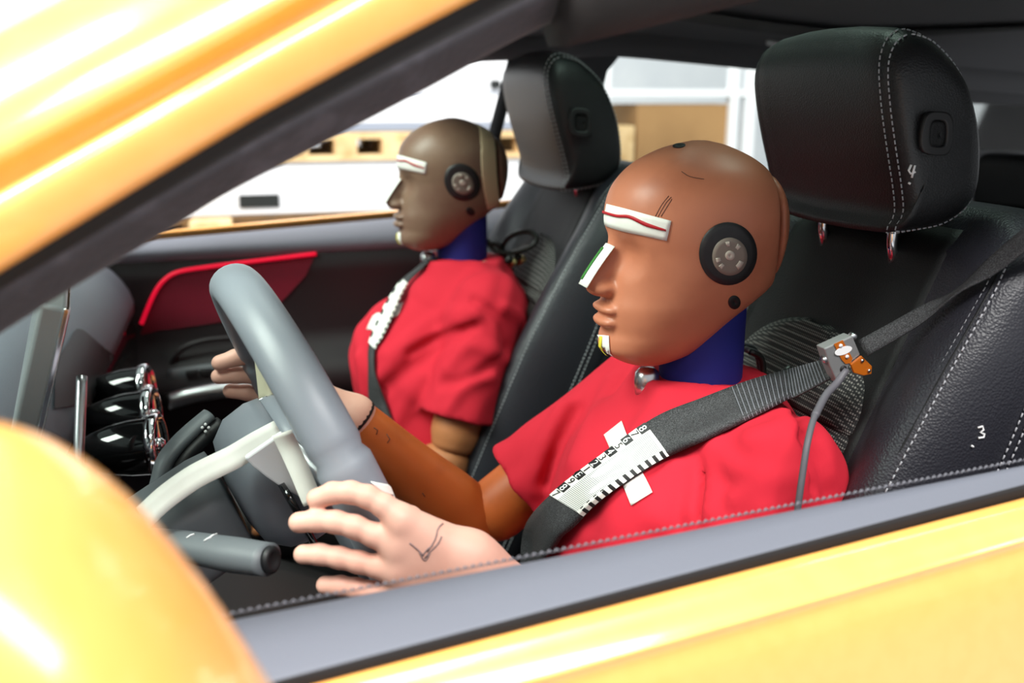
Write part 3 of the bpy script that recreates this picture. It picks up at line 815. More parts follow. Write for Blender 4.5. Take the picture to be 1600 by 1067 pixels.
# central backrest panel (dark, smooth) framed by the bolster creases
def panel(name, ylim, z0, z1, off, mt, n=60, m=25, pleat=None, round_top=.0):
    rr = []
    for z in np.linspace(z0, z1, n):
        k = 1.0
        if round_top and z > z1-round_top: k = math.sqrt(max(0.02, 1-((z-(z1-round_top))/round_top)**2))
        r = []
        for t in np.linspace(-1, 1, m):
            y = t*ylim(z)*k
            e = (1-abs(t)**6)*off
            if pleat and z < pleat[0]: e += pleat[1]*(abs(math.sin(math.pi*(z-pleat[0])/pleat[2]))**.6-1)*(1-abs(t)**8)
            r.append((front_x(y, z)+e-.0005, YD+y, z))
        rr.append(r)
    return sheet(name, rr, mt, seat, .004)
panel('centre_panel', lambda z: .56*sW(z), .60, 1.322, .006, M['leather_matt'], 60, 21)
panel('mesh_insert', lambda z: .135-.02*max(0, z-1.0), .60, 1.205, .016, M['insert'], 150, 31, (1.118, .010, .027), .075)
# bolster seams
def bol_line(f, dz=0, za=.62, zb=1.325, off=.001):
    out = []
    for z in np.linspace(za, zb, 70):
        h = A(seat_half(z)); W = sW(z); y = f*W
        fr = h[:9]; x = np.interp(y, fr[:, 0], fr[:, 1])
        out.append((x+off, YD+y+.0008, z))
    return A(out)
for f, nm in ((.885, 0), (.925, 0)): stitches('bolster_stitching', bol_line(f), seat, .0068, .00085)
tube('bolster_piping', bol_line(.905, off=-.0005), .0016, M['leather_matt'], seat, 6)
side = []
for z in np.linspace(.62, 1.27, 60):
    W = sW(z); side.append((xc(z)-.055*np.interp(z, [1.2, 1.3], [1, .7]), YD+W*1.0+.0012, z))
side = A(side)
stitches('side_stitching', side+A([.006, 0, 0]), seat, .0068, .00085); stitches('side_stitching', side-A([.004, 0, 0]), seat, .0068, .00085)
# cushion
rows = []
for t in np.linspace(0, 1, 16):
    x = -.62+.52*t; W = .25-.01*t; zt = .56+.05*t-(.05*max(0, t-.8)/.2)
    rows.append([(x, YD+y, z) for y, z in cat([(-W, .42), (-W, zt+.03), (-W*.8, zt+.06), (-W*.55, zt), (W*.55, zt), (W*.8, zt+.06), (W, zt+.03), (W, .42), (0, .40)], 48, True)])
loft('cushion', rows, M['leather_matt'], seat)
box('seat_base', (-.60, YD-.2, .32), (-.14, YD+.2, .43), M['plastic'], seat, .02)
# headrest
YS = YD+.118
prof_px = [(1418, 42), (1398, 60), (1386, 100), (1388, 165), (1397, 235), (1407, 300), (1409, 340), (1396, 368), (1430, 366), (1472, 356), (1505, 332), (1521, 300), (1525, 240), (1519, 180), (1500, 112), (1464, 60), (1438, 44)]
pr = A([PY(x, y, YS)[[0, 2]] for x, y in prof_px]); prc = cat(pr, 64, True); cen = prc.mean(0)
HW = .135
prof_s = [(-1, .0), (-1, .60), (-.985, .80), (-.955, .90), (-.915, .955), (-.87, .985), (-.845, .975), (-.82, .99), (-.7, 1.0), (-.3, 1.02), (0, 1.025), (.3, 1.02), (.7, 1.0), (.82, .99), (.845, .975), (.87, .985), (.915, .955), (.955, .90), (.985, .80), (1, .60), (1, .0)]
def hr_pt(yf, k, j):
    q = cen+(prc[j]-cen)*k; t = (q[1]-cen[1])/.113
    e = max(0, (abs(yf)-.55)/.45)**2.2
    return (q[0], YD+yf*HW*(1-.03*t*t), q[1]-(.016*t**3 if t > 0 else -.012*abs(t)**3)*e+.004*max(0, t)*(1-yf*yf))
hr = loft('headrest', [[hr_pt(yf, max(k, .02), j) for j in range(64)] for yf, k in prof_s], M['leather'], seat)
for yf, k in ((.80, .996), (.89, .978)):
    poly = [hr_pt(yf, k+.008, j % 64) for j in range(0, 65)]
    stitches('headrest_stitching', poly, seat, .0062, .0008)
hrb = bvh_of(hr)
def disc(bvh, cx, cy, rx, ry, off, nr=5, na=28, hole=0.0, rot=0.0, a0=0.0, a1=2*math.pi, ex=1.0):
    V, ok = [], True
    cl = abs(a1-a0-2*math.pi) < 1e-6
    ang = np.linspace(a0, a1, na, endpoint=not cl)
    rr = np.linspace(hole if hole > 0 else .02, 1, nr)
    last = None
    for r in rr:
        for a in ang:
            c, s = math.cos(a), math.sin(a)
            c = np.sign(c)*abs(c)**ex; s = np.sign(s)*abs(s)**ex
            x = r*rx*c; y = r*ry*s
            h = hit(bvh, cx+x*math.cos(rot)-y*math.sin(rot), cy+x*math.sin(rot)+y*math.cos(rot), off)
            if h is None: h = last
            last = h; V.append(h)
    f = [tuple(reversed(q)) for q in grid_faces(nr, len(ang), False, cl)]
    return V, f
v, f = disc(hrb, 1455, 208, 23, 34, .004, hole=.6, ex=.6, rot=.05); b_ = raw('button_bezel', v, f, M['plastic'], seat); solid(b_, .006)
v, f = disc(hrb, 1460, 211, 15, 23, .003, ex=.55, rot=.05); lab(solid(raw('adjust_button', v, f, M['leather_matt'], seat), .004), 'black headrest adjust button')
# posts
for s in (1, -1):
    x0 = cen[0]-.012
    pst = tube('headrest_post', [(x0-.01, YD+s*.062, 1.27), (x0-.004, YD+s*.062, 1.30), (x0, YD+s*.062, 1.36)], .0062, M['chrome'], seat, 16)
    lathe('post_socket', [(0, .022), (.006, .021), (.010, .014), (.010, .0065)], (x0-.006, YD+s*.062, 1.318), (0, 0, 1), M['plastic'], seat, 24, (1, 0, 0))
# second seat before the hand-written marks are put on the first
seat2 = copy_tree(seat, body, (.078, YPS-YD, -.004))
seat2['label'] = 'black leather passenger seat'
hc = A([cen[0], YD, cen[1]])-WL[seat.name]
for ch in seat2.children:
    if ch.name.split('.')[0] in ('headrest', 'headrest_stitching', 'button_bezel', 'adjust_button'):
        ch.scale = (1.17,)*3; ch.location = hc*(1-1.17)+A([.006, .01, -.005])
# hand-written marks in white: a number and a dot on headrest and on bolster
bb = bvh_of(sb_o)
def marks(name, bvh, strokes, parent, r=.0011):
    geo = []
    for s in strokes:
        h = hits(bvh, s, .0008)
        if len(h) > 1: geo.append(tube_geo(h, r, 6))
    return raw(name, *join(geo), M['chalk'], parent) if geo else None
o = marks('marker_number', hrb, [[(1424, 257), (1420, 266), (1423, 271), (1430, 268)], [(1429, 258), (1427, 268), (1425, 277)], [(1420, 285), (1423, 287)]], seat)
o = marks('marker_number', bb, [[(1527, 668), (1534, 666), (1536, 671), (1531, 675), (1537, 678), (1536, 683), (1528, 684)], [(1517, 696), (1520, 698)]], seat)

# rear bench
rows = []
for z in np.linspace(.55, 1.2, 10):
    x = -1.36-.35*(z-.55); k = 1 if z < 1.15 else .97
    rows.append([(x+dx, YC+y*k, z) for y, dx in ((-.62, 0), (-.3, .015), (0, 0), (.3, .015), (.62, 0), (.62, -.13), (-.62, -.13))])
bench = loft('rear_bench', rows, M['leather_matt'], body)
box('cushion', (-1.5, YC-.62, .32), (-.98, YC+.62, .56), M['leather_matt'], bench, .03)
for s in (-1, 0, 1):
    o = box('headrest', (-1.68, YC+s*.40-.11, 1.2), (-1.6, YC+s*.40+.11, 1.33), M['leather_matt'], bench, .025)

# ================================================================== dummies
def smooth_tab(pts, n=240):
    p = A(pts, float); c = cat(p, n); o = np.argsort(c[:, 0]); return c[o, 0], c[o, 1]
TXF = smooth_tab([(0, .078), (.006, .098), (.018, .115), (.030, .1160), (.040, .113), (.052, .114), (.066, .1145), (.08, .111), (.10, .108), (.122, .1065), (.138, .110), (.152, .1125), (.17, .1115), (.19, .104), (.21, .085), (.225, .056), (.233, .026)])
TXB = smooth_tab([(0, .060), (.008, .032), (.016, .012), (.032, -.008), (.052, -.030), (.068, -.052), (.085, -.072), (.105, -.080), (.13, -.0855), (.155, -.086), (.18, -.079), (.2, -.064), (.216, -.043), (.228, -.016), (.233, .002)])
TW = smooth_tab([(0, .022), (.006, .033), (.02, .044), (.04, .053), (.06, .060), (.085, .0665), (.11, .0715), (.14, .0765), (.165, .0775), (.185, .0725), (.205, .060), (.220, .042), (.228, .026), (.233, .010)])
TN = smooth_tab([(0, 2.3), (.04, 2.3), (.1, 2.15), (.16, 2.05), (.233, 2.0)])
def head_sdf(q):
    x, y, z = q[..., 0], q[..., 1], q[..., 2]
    zc = np.clip(z, 0, .2329)
    xf, xb, wd_, n_ = (np.interp(zc, *T) for T in (TXF, TXB, TW, TN))
    a = np.maximum((xf-xb)/2, .004); cx = (xf+xb)/2
    ry = np.abs(y)/wd_; rx = np.abs(x-cx)/a
    k = (rx**n_+ry**n_+1e-12)**(1/n_)
    d = (k-1)*np.minimum(a, wd_)*.9
    d = smax(d, -z, .010); d = smax(d, z-.2335, .004)
    for s in (-1, 1):
        d = smax(d, -elld(q, (.125, s*.034, .121), (.027, .026, .017)), .018)
    d = smin(d, capd(q, (.099, 0, .132), (.1255, 0, .092), .0065, .0105), .012)
    d = smin(d, elld(q, (.117, 0, .0845), (.016, .0165, .0085)), .006)
    d = smin(d, elld(q, (.1135, 0, .0635), (.0105, .024, .0060)), .004)
    d = smin(d, elld(q, (.1130, 0, .0500), (.0110, .022, .0068)), .004)
    d = smax(d, -capd(q, (.123, -.018, .0572), (.123, .018, .0572), .0022, .0022), .004)
    return d
def xs_(z): return -.055+.10*(z-.14)-2.2*(z-.14)**2*1.0
def make_head(root, org, skin, cap_mat):
    f1 = lambda P: smax(head_sdf(P-org), -( (P-org)[..., 0]-xs_((P-org)[..., 2]) )+.0022, .006)
    f2 = lambda P: smax(head_sdf(P-org), ((P-org)[..., 0]-xs_((P-org)[..., 2]))+.0028, .008)
    h, bv = sdf_obj('head', f1, org+A([-.10, -.09, -.006]), org+A([.15, .09, .242]), .0032, skin, root)
    c, _ = sdf_obj('skull_cap', f2, org+A([-.11, -.09, .04]), org+A([-.03, .09, .24]), .0035, cap_mat, root)
    return h, c, bv
DN = A([-.473, YD, 1.150]); DH = A([-.470, YD, 1.1735])
dm = thing('crash_test_dummy', (-.40, YD, .60), 'brown-headed crash test dummy in red shirt nearest the camera, gripping the wheel', 'dummy', 'crash test dummies')
head, cap, HB = make_head(dm, DH, M['skin'], M['skin'])
DECALS = []      # (name, verts local to head, faces, material key, parent key, thickness)
def decal(name, v, f, mk, par=None, th=.0006):
    DECALS.append((name, A(v)-DH, f, mk, par, th))
def pdecal(name, l, r, nu, nv, mk, par=None, off=.0012):
    g = patch(HB, l, r, nu, nv, off); decal(name, g.reshape(-1, 3), [tuple(reversed(q)) for q in grid_faces(nu, nv)], mk, par)
pdecal('forehead_tape', [(942, 317), (978, 326), (1015, 336), (1049, 345)], [(935, 349), (970, 360), (1006, 368), (1042, 376)], 16, 6, 'tape')
pdecal('red_line', [(940, 328), (965, 335), (985, 336), (1010, 347), (1041, 358)], [(940, 332), (965, 339), (985, 341), (1010, 353), (1041, 361)], 24, 3, 'ink_red', 'forehead_tape', .0024)
rows = []
for t in np.linspace(0, 1, 10):
    c = A([.1120, 0, .131])*(1-t)+A([.1415, 0, .0895])*t; c[0] += .0012*math.sin(math.pi*t)
    rows.append([DH+c+A([-.0022*abs(s)**1.5, s*.0125, -.0015*abs(s)]) for s in (-1, -.6, -.2, .2, .6, 1)])
decal('nose_tape', A(rows).reshape(-1, 3), grid_faces(10, 6), 'tape', None, .0006)
rows2 = [[q+A([.0009, .0, .0007]) for q in r[0:3]] for r in rows[1:-1]]
decal('green_line', A(rows2).reshape(-1, 3), grid_faces(8, 3), 'ink_green', 'nose_tape', .0004)
pdecal('chin_tape', [(934, 523), (934, 545), (940, 560)], [(953, 525), (954, 545), (956, 562)], 8, 5, 'tape')
pdecal('yellow_line', [(940, 526), (939, 545), (944, 559)], [(944, 526), (943, 545), (948, 559)], 8, 3, 'ink_yellow', 'chin_tape', .0022)
v, f = disc(HB, 1137, 396, 45, 49, .0012, 6, 40); decal('ear_target', v, f, 'sticker_black')
v, f = disc(HB, 1139, 400, 27, 29.5, .002, 5, 36); decal('target_disc', v, f, 'sticker_grey', 'ear_target')
v, f = disc(HB, 1139, 398, 7.5, 7.5, .0027, 3, 20); decal('target_centre', v, f, 'sticker_pale', 'ear_target')
for k, a in enumerate((-1.9, -1.0, 2.75, 2.2, .35)):
    v, f = disc(HB, 1139, 400, 22, 24, .0027, 3, 6, hole=.68, a0=a, a1=a+(.30 if k < 4 else .62)); decal('target_mark', v, f, 'sticker_pale', 'ear_target')
v, f = disc(HB, 1147, 472, 9.5, 10.5, .0008, 3, 24); decal('jaw_hole', v, f, 'ink_black')
v, f = disc(HB, 1061, 228, 10, 3.5, .0008, 3, 24, rot=-.1); decal('crown_hole', v, f, 'ink_black')
for pts in ([(1024, 338), (1034, 320), (1045, 306)], [(1028, 339), (1040, 318), (1049, 308)], [(1033, 338), (1043, 322), (1050, 311)], [(1065, 268), (1078, 276), (1100, 280)]):
    h = hits(HB, cat(pts, 8), .0002)
    if len(h) > 3: vv, ff = tube_geo(h, .00035, 5); decal('scuff_line', vv, ff, 'scuff', None, 0)
M['scuff'] = mat('scuff', lin(84, 50, 38), .6)
def put_decals(root, org, skip=()):
    made = {}
    for name, v, f, mk, par, th in DECALS:
        if name in skip: continue
        o = raw(name, v+org, f, M[mk], made.get(par, root))
        if th: solid(o, th, 1.0)
        made.setdefault(name, o)
    if 'ear_target' in made: lab(made['ear_target'], 'black and grey round target at the ear')
    for k, s in (('forehead_tape', 'white forehead tape with a red line'), ('nose_tape', 'white nose tape with a green line'), ('chin_tape', 'white chin tape with a yellow line')):
        if k in made: lab(made[k], s)
put_decals(dm, DH)

def neck(root, org, N):
    rows = []
    for z in np.linspace(-.03, .085, 8):
        rows.append([(N[0]+.002+.046*math.cos(t), N[1]+.043*math.sin(t), N[2]+z) for t in np.linspace(0, 2*math.pi, 32, endpoint=False)])
    lab(loft('neck_cover', rows, M['blue'], root), 'blue fabric neck cover')
    lathe('neck_bracket', [(-.02, .012), (-.004, .014), (.006, .013), (.011, .008), (.012, .002)], N+A([.066, .0, .006]), (0, 0, 1), M['satin'], root, 24, (1, 0, 0))
    loft('collar_lining', [[(N[0]+.01+(.062+k)*math.cos(t), N[1]+(.066+k)*math.sin(t), N[2]+z) for t in np.linspace(0, 2*math.pi, 40, endpoint=False)] for z, k in ((-.03, .0), (.0, .0), (.003, -.003), (.0, -.006))], M['tape_cream'], root)
neck(dm, DH, DN)
def wires(root, N, px):
    for k in range(4):
        p = [N+A([-.05, .012-.01*k, .03]), N+A([-.066-.004*k, .012-.012*k, .02]), N+A([-.07-.006*k, .014-.012*k, -.01]), N+A([-.075-.008*k, .02-.012*k, -.04])]
        tube('sensor_wire', cat(p, 14), .0035, M['cable_black'] if k % 2 == 0 else M['cable'], root, 8)
    for k in range(4):
        lathe('wire_plug', [(-.012, .004), (.0, .0065), (.008, .0065), (.010, .003)], N+A([-.075-.012*k, .035-.012*k, .0-.008*(k % 2)]), (-.6, .3, .6), M['brass'] if k % 2 else M['cable_black'], root, 14)
wires(dm, DN, 0)

def torso_fn(N, bust, arms, rx=.113, ry=.160):
    def f(P):
        Q = P-N; Qs = Q*A([1, rx/ry, 1])
        d = capd(Qs, (-.012, 0, -.10), (.085, 0, -.36), rx*.92, rx*1.12)
        d = smin(d, elld(Q, (bust[0], 0, bust[1]), (bust[2], .145, bust[3])), .06)
        d = smin(d, capd(Q, (-.012, -.135, -.052), (-.012, .135, -.052), .054, .054), .03)
        d = smin(d, capd(Q, (.002, 0, -.06), (.002, 0, .03), .088, .066), .03)
        for (s, e, r0, r1) in arms:
            s = A(s); e = A(e); ax = (e-s)/np.linalg.norm(e-s)
            c = capd(Q, s, e+ax*.05, r0, r1)
            c = smax(c, ((Q-e)@ax), .004)
            d = smin(d, c, .028)
        d = smax(d, Q[..., 2]-.005, .006)
        x_, y_, z_ = Q[..., 0], Q[..., 1], Q[..., 2]
        d = d+.0018*np.sin(38*z_+22*y_+9*np.sin(13*x_))*np.sin(27*x_-17*y_+4*np.sin(17*z_))
        d = d+.0022*np.sin(46*(y_+.6*x_)+5*np.sin(11*z_+3*y_))*np.sin(14*z_+9*x_+1.0)
        return d
    return f
def make_shirt(root, N, bust, arms, folds, lo, hi):
    f0 = torso_fn(N, bust, arms)
    v, q = sdf_geo(f0, lo, hi, .014, 1)
    b0 = BVHTree.FromPolygons(v.tolist(), q.tolist())
    segs = []
    for pts, wd_, amp in folds:
        h = hits(b0, cat(pts, 8) if len(pts) > 2 else np.linspace(pts[0], pts[1], 5), 0)
        for i in range(len(h)-1):
            if np.linalg.norm(h[i+1]-h[i]) < .08: segs.append((h[i], h[i+1], wd_, amp, len(h)))
    # group consecutive segments of one fold by taking the nearest
    def f(P):
        d = f0(P); near = np.abs(d) < .03
        if segs and near.any():
            Pn = P[near]; add = np.zeros(len(Pn)); cur = None; best = None
            groups = {}
            for s in segs: groups.setdefault((s[2], s[3], s[4], id(s[0].base) if s[0].base is not None else id(s)), []).append(s)
            for g in groups.values():
                dd = np.min([segdist(Pn, s[0], s[1]) for s in g], 0)
                add += g[0][3]*np.exp(-(dd/g[0][2])**2)
            d = d.copy(); d[near] -= add
        return d
    return sdf_obj('shirt', f, lo, hi, .0055, M['red'], root)
ER = A([-.264, -1.089, .908])-DN; EL = A([-.35, YD+.235, .88])-DN
d_arms = [((-.002, -.155, -.062), tuple(A([-.002, -.155, -.062])*.30+ER*.70), .060, .066), ((-.008, .150, -.062), tuple(A([-.008, .150, -.062])*.28+EL*.72), .062, .070)]
d_folds = [([(1240, 640), (1252, 690), (1268, 760)], 0.0069, -0.0135), ([(1228, 650), (1238, 700), (1250, 770)], 0.0115, 0.0105), ([(1120, 700), (1150, 730), (1190, 745)], 0.0115, 0.0105), ([(1060, 730), (1050, 770), (1040, 810)], 0.0138, 0.0105), ([(960, 600), (930, 650), (900, 720)], 0.0161, 0.0090), ([(1110, 690), (1118, 740), (1112, 800)], 0.0115, 0.0142), ([(1088, 690), (1092, 740), (1085, 800)], 0.0115, 0.0121), ([(1099, 690), (1105, 745), (1098, 805)], 0.0069, -0.0102),
           ([(1205, 695), (1195, 740), (1190, 790)], 0.0138, 0.0102), ([(1250, 690), (1282, 720), (1295, 770)], 0.0092, -0.0121), ([(1180, 690), (1230, 675), (1255, 700)], 0.0138, 0.0102),
           ([(1020, 600), (1100, 606), (1170, 610)], 0.0057, 0.0062), ([(1040, 640), (985, 720), (960, 850)], 0.0230, 0.0121), ([(880, 640), (850, 700), (830, 760)], 0.0138, 0.0121), ([(900, 640), (868, 700), (850, 750)], 0.0092, -0.0102),
           ([(800, 760), (830, 740), (850, 700)], 0.0115, 0.0102), ([(780, 770), (800, 800), (815, 815)], 0.0115, -0.0102), ([(1010, 700), (1000, 760), (1015, 800)], 0.0161, 0.0081), ([(1150, 780), (1210, 750), (1260, 745)], 0.0092, 0.0102)]
shirt, SB = make_shirt(dm, DN, (.055, -.15, .105, .11), d_arms, d_folds, DN+A([-.18, -.34, -.40]), DN+A([.30, .34, .03]))
lab(shirt, 'red short-sleeved shirt')
# lower body in dark trousers
def lower(root, N):
    def f(P):
        Q = P-N
        d = elld(Q, (.07, 0, -.46), (.13, .17, .11))
        for s in (-1, 1):
            d = smin(d, capd(Q, (.08, s*.085, -.47), (.42, s*.11, -.42), .078, .062), .03)
            d = smin(d, capd(Q, (.42, s*.11, -.42), (.60, s*.11, -.70), .058, .045), .02)
        return d
    o, _ = sdf_obj('trousers', f, N+A([-.1, -.24, -.80]), N+A([.68, .24, -.33]), .014, M['ink_black'], root)
lower(dm, DN)
# driver's right arm
def rad(n, ks): return np.interp(np.linspace(0, 1, n), [k[0] for k in ks], [k[1] for k in ks])
E_, Wr = A([-.264, -1.089, .908]), PY(552, 652, YD-.19)
S_ = DN+A(d_arms[0][0])
tube('upper_arm', cat([S_*.45+E_*.55, S_*.2+E_*.8, E_], 12), rad(12, [(0, .042), (.8, .042), (1, .03)]), M['skin_arm'], dm, 20)
fa = cat([E_+(E_-Wr)*.10, E_, E_*.5+Wr*.5+A([0, 0, -.004]), Wr], 30)
fo = tube('forearm', fa, rad(30, [(0, .012), (.03, .028), (.08, .040), (.16, .0445), (.35, .043), (.7, .034), (.95, .028), (1, .026)]), M['skin_arm'], dm, 28)
lab(fo, 'orange-brown forearm')
fb = bvh_of(fo)
v, f = disc(fb, 741, 844, 9, 6.5, .0008, 3, 20, rot=.5); raw('elbow_hole', v, f, M['ink_black'], fo)
dirf = (Wr-E_)/np.linalg.norm(Wr-E_)
lathe('wrist_ring', [(-.006, .028), (-.006, .0295), (.006, .0285), (.012, .022), (.012, .015)], Wr, dirf, M['rubber'], fo, 24)
for pts in ([(584, 668), (590, 672), (588, 679)], [(604, 678), (609, 686), (605, 692)], [(660, 770), (664, 776)]):
    h = hits(fb, pts, .0003)
    if len(h) > 1: raw('pen_mark', *tube_geo(h, .0006, 5), M['scuff'], fo)
# hands
def hand(name, root, fingers, palm, mt, lo, hi, h=.0022):
    def f(P):
        d = None
        for ch, r in fingers:
            ch = A(ch)
            dd = None
            for i in range(len(ch)-1):
                t0, t1 = i/(len(ch)-1), (i+1)/(len(ch)-1)
                c = capd(P, ch[i], ch[i+1], r*(1.0-.14*(1-t0)), r*(1.0-.14*(1-t1)))
                dd = c if dd is None else smin(dd, c, .004)
            d = dd if d is None else smin(d, dd, .0045)
        pd = None
        for a, b, ra, rb in palm:
            c = capd(P, a, b, ra, rb); pd = c if pd is None else smin(pd, c, .016)
        return smin(d, pd, .008)
    return sdf_obj(name, f, lo, hi, h, mt, root)
HYk, HYt = -.672, -.700
def fch(px): # pixel chain tip -> knuckle
    n = len(px); return [PY(x, y, HYt+(HYk-HYt)*(i/(n-1))**1.0) for i, (x, y) in enumerate(px)]
fi = [(fch([(495, 779), (520, 770), (548, 769), (575, 776), (600, 790), (628, 812)]), .0094),
      (fch([(467, 816), (495, 813), (525, 815), (555, 823), (585, 836), (622, 852)]), .0096),
      (fch([(474, 866), (500, 866), (530, 871), (560, 878), (590, 885), (622, 890)]), .0092),
      (fch([(508, 914), (532, 915), (556, 919), (580, 924), (604, 928), (630, 930)]), .0086)]
wr = PY(775, 905, -.648)
pm = [(fi[0][0][-1], PY(735, 868, -.668), .0125, .017), (fi[1][0][-1], PY(740, 885, -.667), .013, .019), (fi[2][0][-1], PY(745, 905, -.667), .013, .019), (fi[3][0][-1], PY(745, 925, -.668), .012, .017),
      (PY(735, 868, -.668), PY(800, 930, -.665), .017, .025), (PY(745, 915, -.668), PY(810, 960, -.665), .02, .025)]
thumb = [PY(570, 800, -.735), PY(600, 795, -.728), PY(640, 810, -.705), PY(690, 845, -.672)]
pts_all = A([q for c, _ in fi for q in c]+[q for a, b, _, _ in pm for q in (a, b)]+thumb)
hl_, HBv = hand('hand', dm, fi+[(thumb, .0105)], pm, M['skin_hand'], pts_all.min(0)-.03, pts_all.max(0)+.03)
lab(hl_, 'pale pink hand resting on the wheel')
for pts in ([(640, 848), (652, 858), (662, 868)], [(660, 868), (668, 858), (676, 852)], [(664, 872), (672, 862), (684, 850), (690, 838)], [(668, 862), (680, 842), (684, 826), (692, 818)], [(655, 862), (664, 876), (672, 864)]):
    h = hits(HBv, cat(pts, 8), .0002)
    if len(h) > 3: raw('pen_mark', *tube_geo(h, .0007, 5), M['ink_grey'], hl_)
# fingernails
# left forearm (mostly hidden by the door)
W2 = A(pm[-2][1]); E2 = DN+EL
tube('forearm', cat([E2+(E2-W2)*.08, E2, E2*.5+W2*.5, W2], 24), rad(24, [(0, .015), (.08, .04), (.2, .044), (.6, .036), (1, .024)]), M['skin_arm'], dm, 24)
S2 = DN+A(d_arms[1][0])
tube('upper_arm', cat([S2*.45+E2*.55, S2*.2+E2*.8, E2], 12), rad(12, [(0, .044), (.8, .044), (1, .03)]), M['skin_arm'], dm, 20)
# right hand behind the wheel
YH = YD-.20
f2 = [([PY(x, y, YH+.012) for x, y in ((343, 567), (368, 559), (395, 556), (430, 570), (470, 600))], .0105),
      ([PY(x, y, YH+.004) for x, y in ((342, 588), (370, 586), (400, 587), (435, 600), (475, 620))], .0105),
      ([PY(x, y, YH-.004) for x, y in ((360, 611), (385, 613), (412, 620), (445, 632), (480, 640))], .010),
      ([PY(x, y, YH-.008) for x, y in ((395, 640), (415, 640), (440, 645), (465, 652), (490, 660))], .009),
      ([PY(x, y, YH+.05) for x, y in ((420, 560), (445, 580), (475, 605), (505, 630))], .0105)]
p2 = [(f2[0][0][-1], Wr, .014, .022), (f2[1][0][-1], Wr, .015, .022), (f2[2][0][-1], Wr, .015, .022), (f2[3][0][-1], Wr, .013, .02)]
pa = A([q for c, _ in f2 for q in c]+[Wr])
hr2, _ = hand('hand', dm, f2, p2, M['skin_hand'], pa.min(0)-.035, pa.max(0)+.035, .003)
rows = [[PY(398+u*8+vv*26, 560+u*70-vv*6+(12 if u > .8 else 0), -1.03+.01*vv) for vv in (0, .5, 1)] for u in np.linspace(0, 1, 6)]
o = sheet('hand_tape', rows, M['tape_cream'], hr2, .001)

# ---------------------------------------------------------------- passenger dummy
OFF = A([.092, YPS-YD, .012])
PN = DN+OFF; PH = DH+OFF+A([0, 0, -.004])
dp = thing('crash_test_dummy', tuple(A([-.40, YD, .60])+OFF), 'olive-headed crash test dummy in red shirt in the farther seat', 'dummy', 'crash test dummies')
h2, c2, HB2 = make_head(dp, PH, M['skin_dark'], M['skin_dark'])
put_decals(dp, PH, skip=('scuff_line', 'crown_hole'))
band = lambda P: smax(smax(head_sdf(P-PH)-.0012, np.abs((P-PH)[..., 0]-xs_((P-PH)[..., 2])-.019)-.0155, .001), -(P-PH)[..., 2]+.075, .001)
M['band'] = mat('tan_band', lin(206, 186, 150), .5)
bo, _ = sdf_obj('head_band', band, PH+A([-.10, -.09, .05]), PH+A([.02, .09, .245]), .0032, M['band'], dp)
lab(bo, 'tan band around the back of the head')
neck(dp, PH, PN)
wires(dp, PN, 0)
lp = cat([PY(760, 375, YPS), PY(775, 392, YPS+.01), PY(800, 395, YPS+.02), PY(830, 385, YPS+.03), PY(838, 372, YPS+.03), PY(825, 362, YPS+.02), PY(800, 368, YPS+.01), PY(785, 385, YPS), PY(790, 405, YPS), PY(800, 425, YPS)], 60)
tube('sensor_cable', lp, .0052, M['cable_black'], dp, 10)
EP = PY(700, 722, YPS+.205); EPn = EP-PN
ERp = A([.16, -.21, -.28])
p_arms = [((-.005, .158, -.062), tuple(A([-.005, .158, -.062])*.30+EPn*.70), .058, .066), ((-.002, -.158, -.062), tuple(A([-.002, -.158, -.062])*.3+ERp*.7), .058, .066)]
p_folds = [([(600, 610), (660, 560), (720, 520)], .012, -.0080), ([(590, 590), (650, 535), (720, 505)], .012, .0080), ([(740, 470), (780, 500), (790, 540)], .008, -.0080), ([(700, 640), (730, 600), (770, 590)], .010, .0060), ([(610, 555), (680, 500), (740, 490)], .014, 0.0108), ([(640, 550), (690, 525), (740, 510)], .009, -0.0108), ([(790, 480), (815, 500), (820, 540)], .010, 0.0081), ([(700, 575), (735, 540), (790, 560)], .012, 0.0081), ([(690, 600), (740, 590), (790, 550)], .010, -0.0068), ([(640, 440), (680, 470), (720, 500)], .02, 0.0068), ([(560, 560), (570, 620), (570, 680)], .012, 0.0081), ([(610, 680), (640, 620), (660, 590)], .014, 0.0068)]
shirt2, SB2 = make_shirt(dp, PN, (.098, -.19, .118, .125), p_arms, p_folds, PN+A([-.18, -.34, -.40]), PN+A([.30, .34, .03]))
lab(shirt2, 'red short-sleeved shirt')
lower(dp, PN)
SP = PN+A(p_arms[0][0])
tube('upper_arm', cat([SP*.5+EP*.5, SP*.3+EP*.7, SP*.13+EP*.87, SP*.08+EP*.92], 14), rad(14, [(0, .044), (.75, .043), (1, .034)]), M['skin_arm2'], dp, 24)
WP = EP+A([.22, -.03, -.06])
fp = tube('forearm', cat([EP-A([.03, 0, -.01]), EP, EP*.5+WP*.5, WP], 24), rad(24, [(0, .014), (.06, .034), (.16, .040), (.6, .034), (1, .024)]), M['skin_arm2'], dp, 24)
fpb = bvh_of(fp); v, f = disc(fpb, 693, 735, 7, 4, .0008, 3, 16)
if all(q is not None for q in v): raw('elbow_hole', v, f, M['ink_black'], fp)
pf = [([WP+A([.02, y_, -.005]), WP+A([.06, y_, -.01]), WP+A([.10, y_, -.025])][::-1], .009) for y_ in (-.03, -.01, .01, .03)]
hand('hand', dp, pf+[([WP+A([.07, -.05, -.005]), WP+A([.03, -.045, 0]), WP], .01)], [(p[0][-1], WP, .014, .02) for p in pf], M['skin_arm2'], WP-.1, WP+A([.14, .08, .08]), .004)

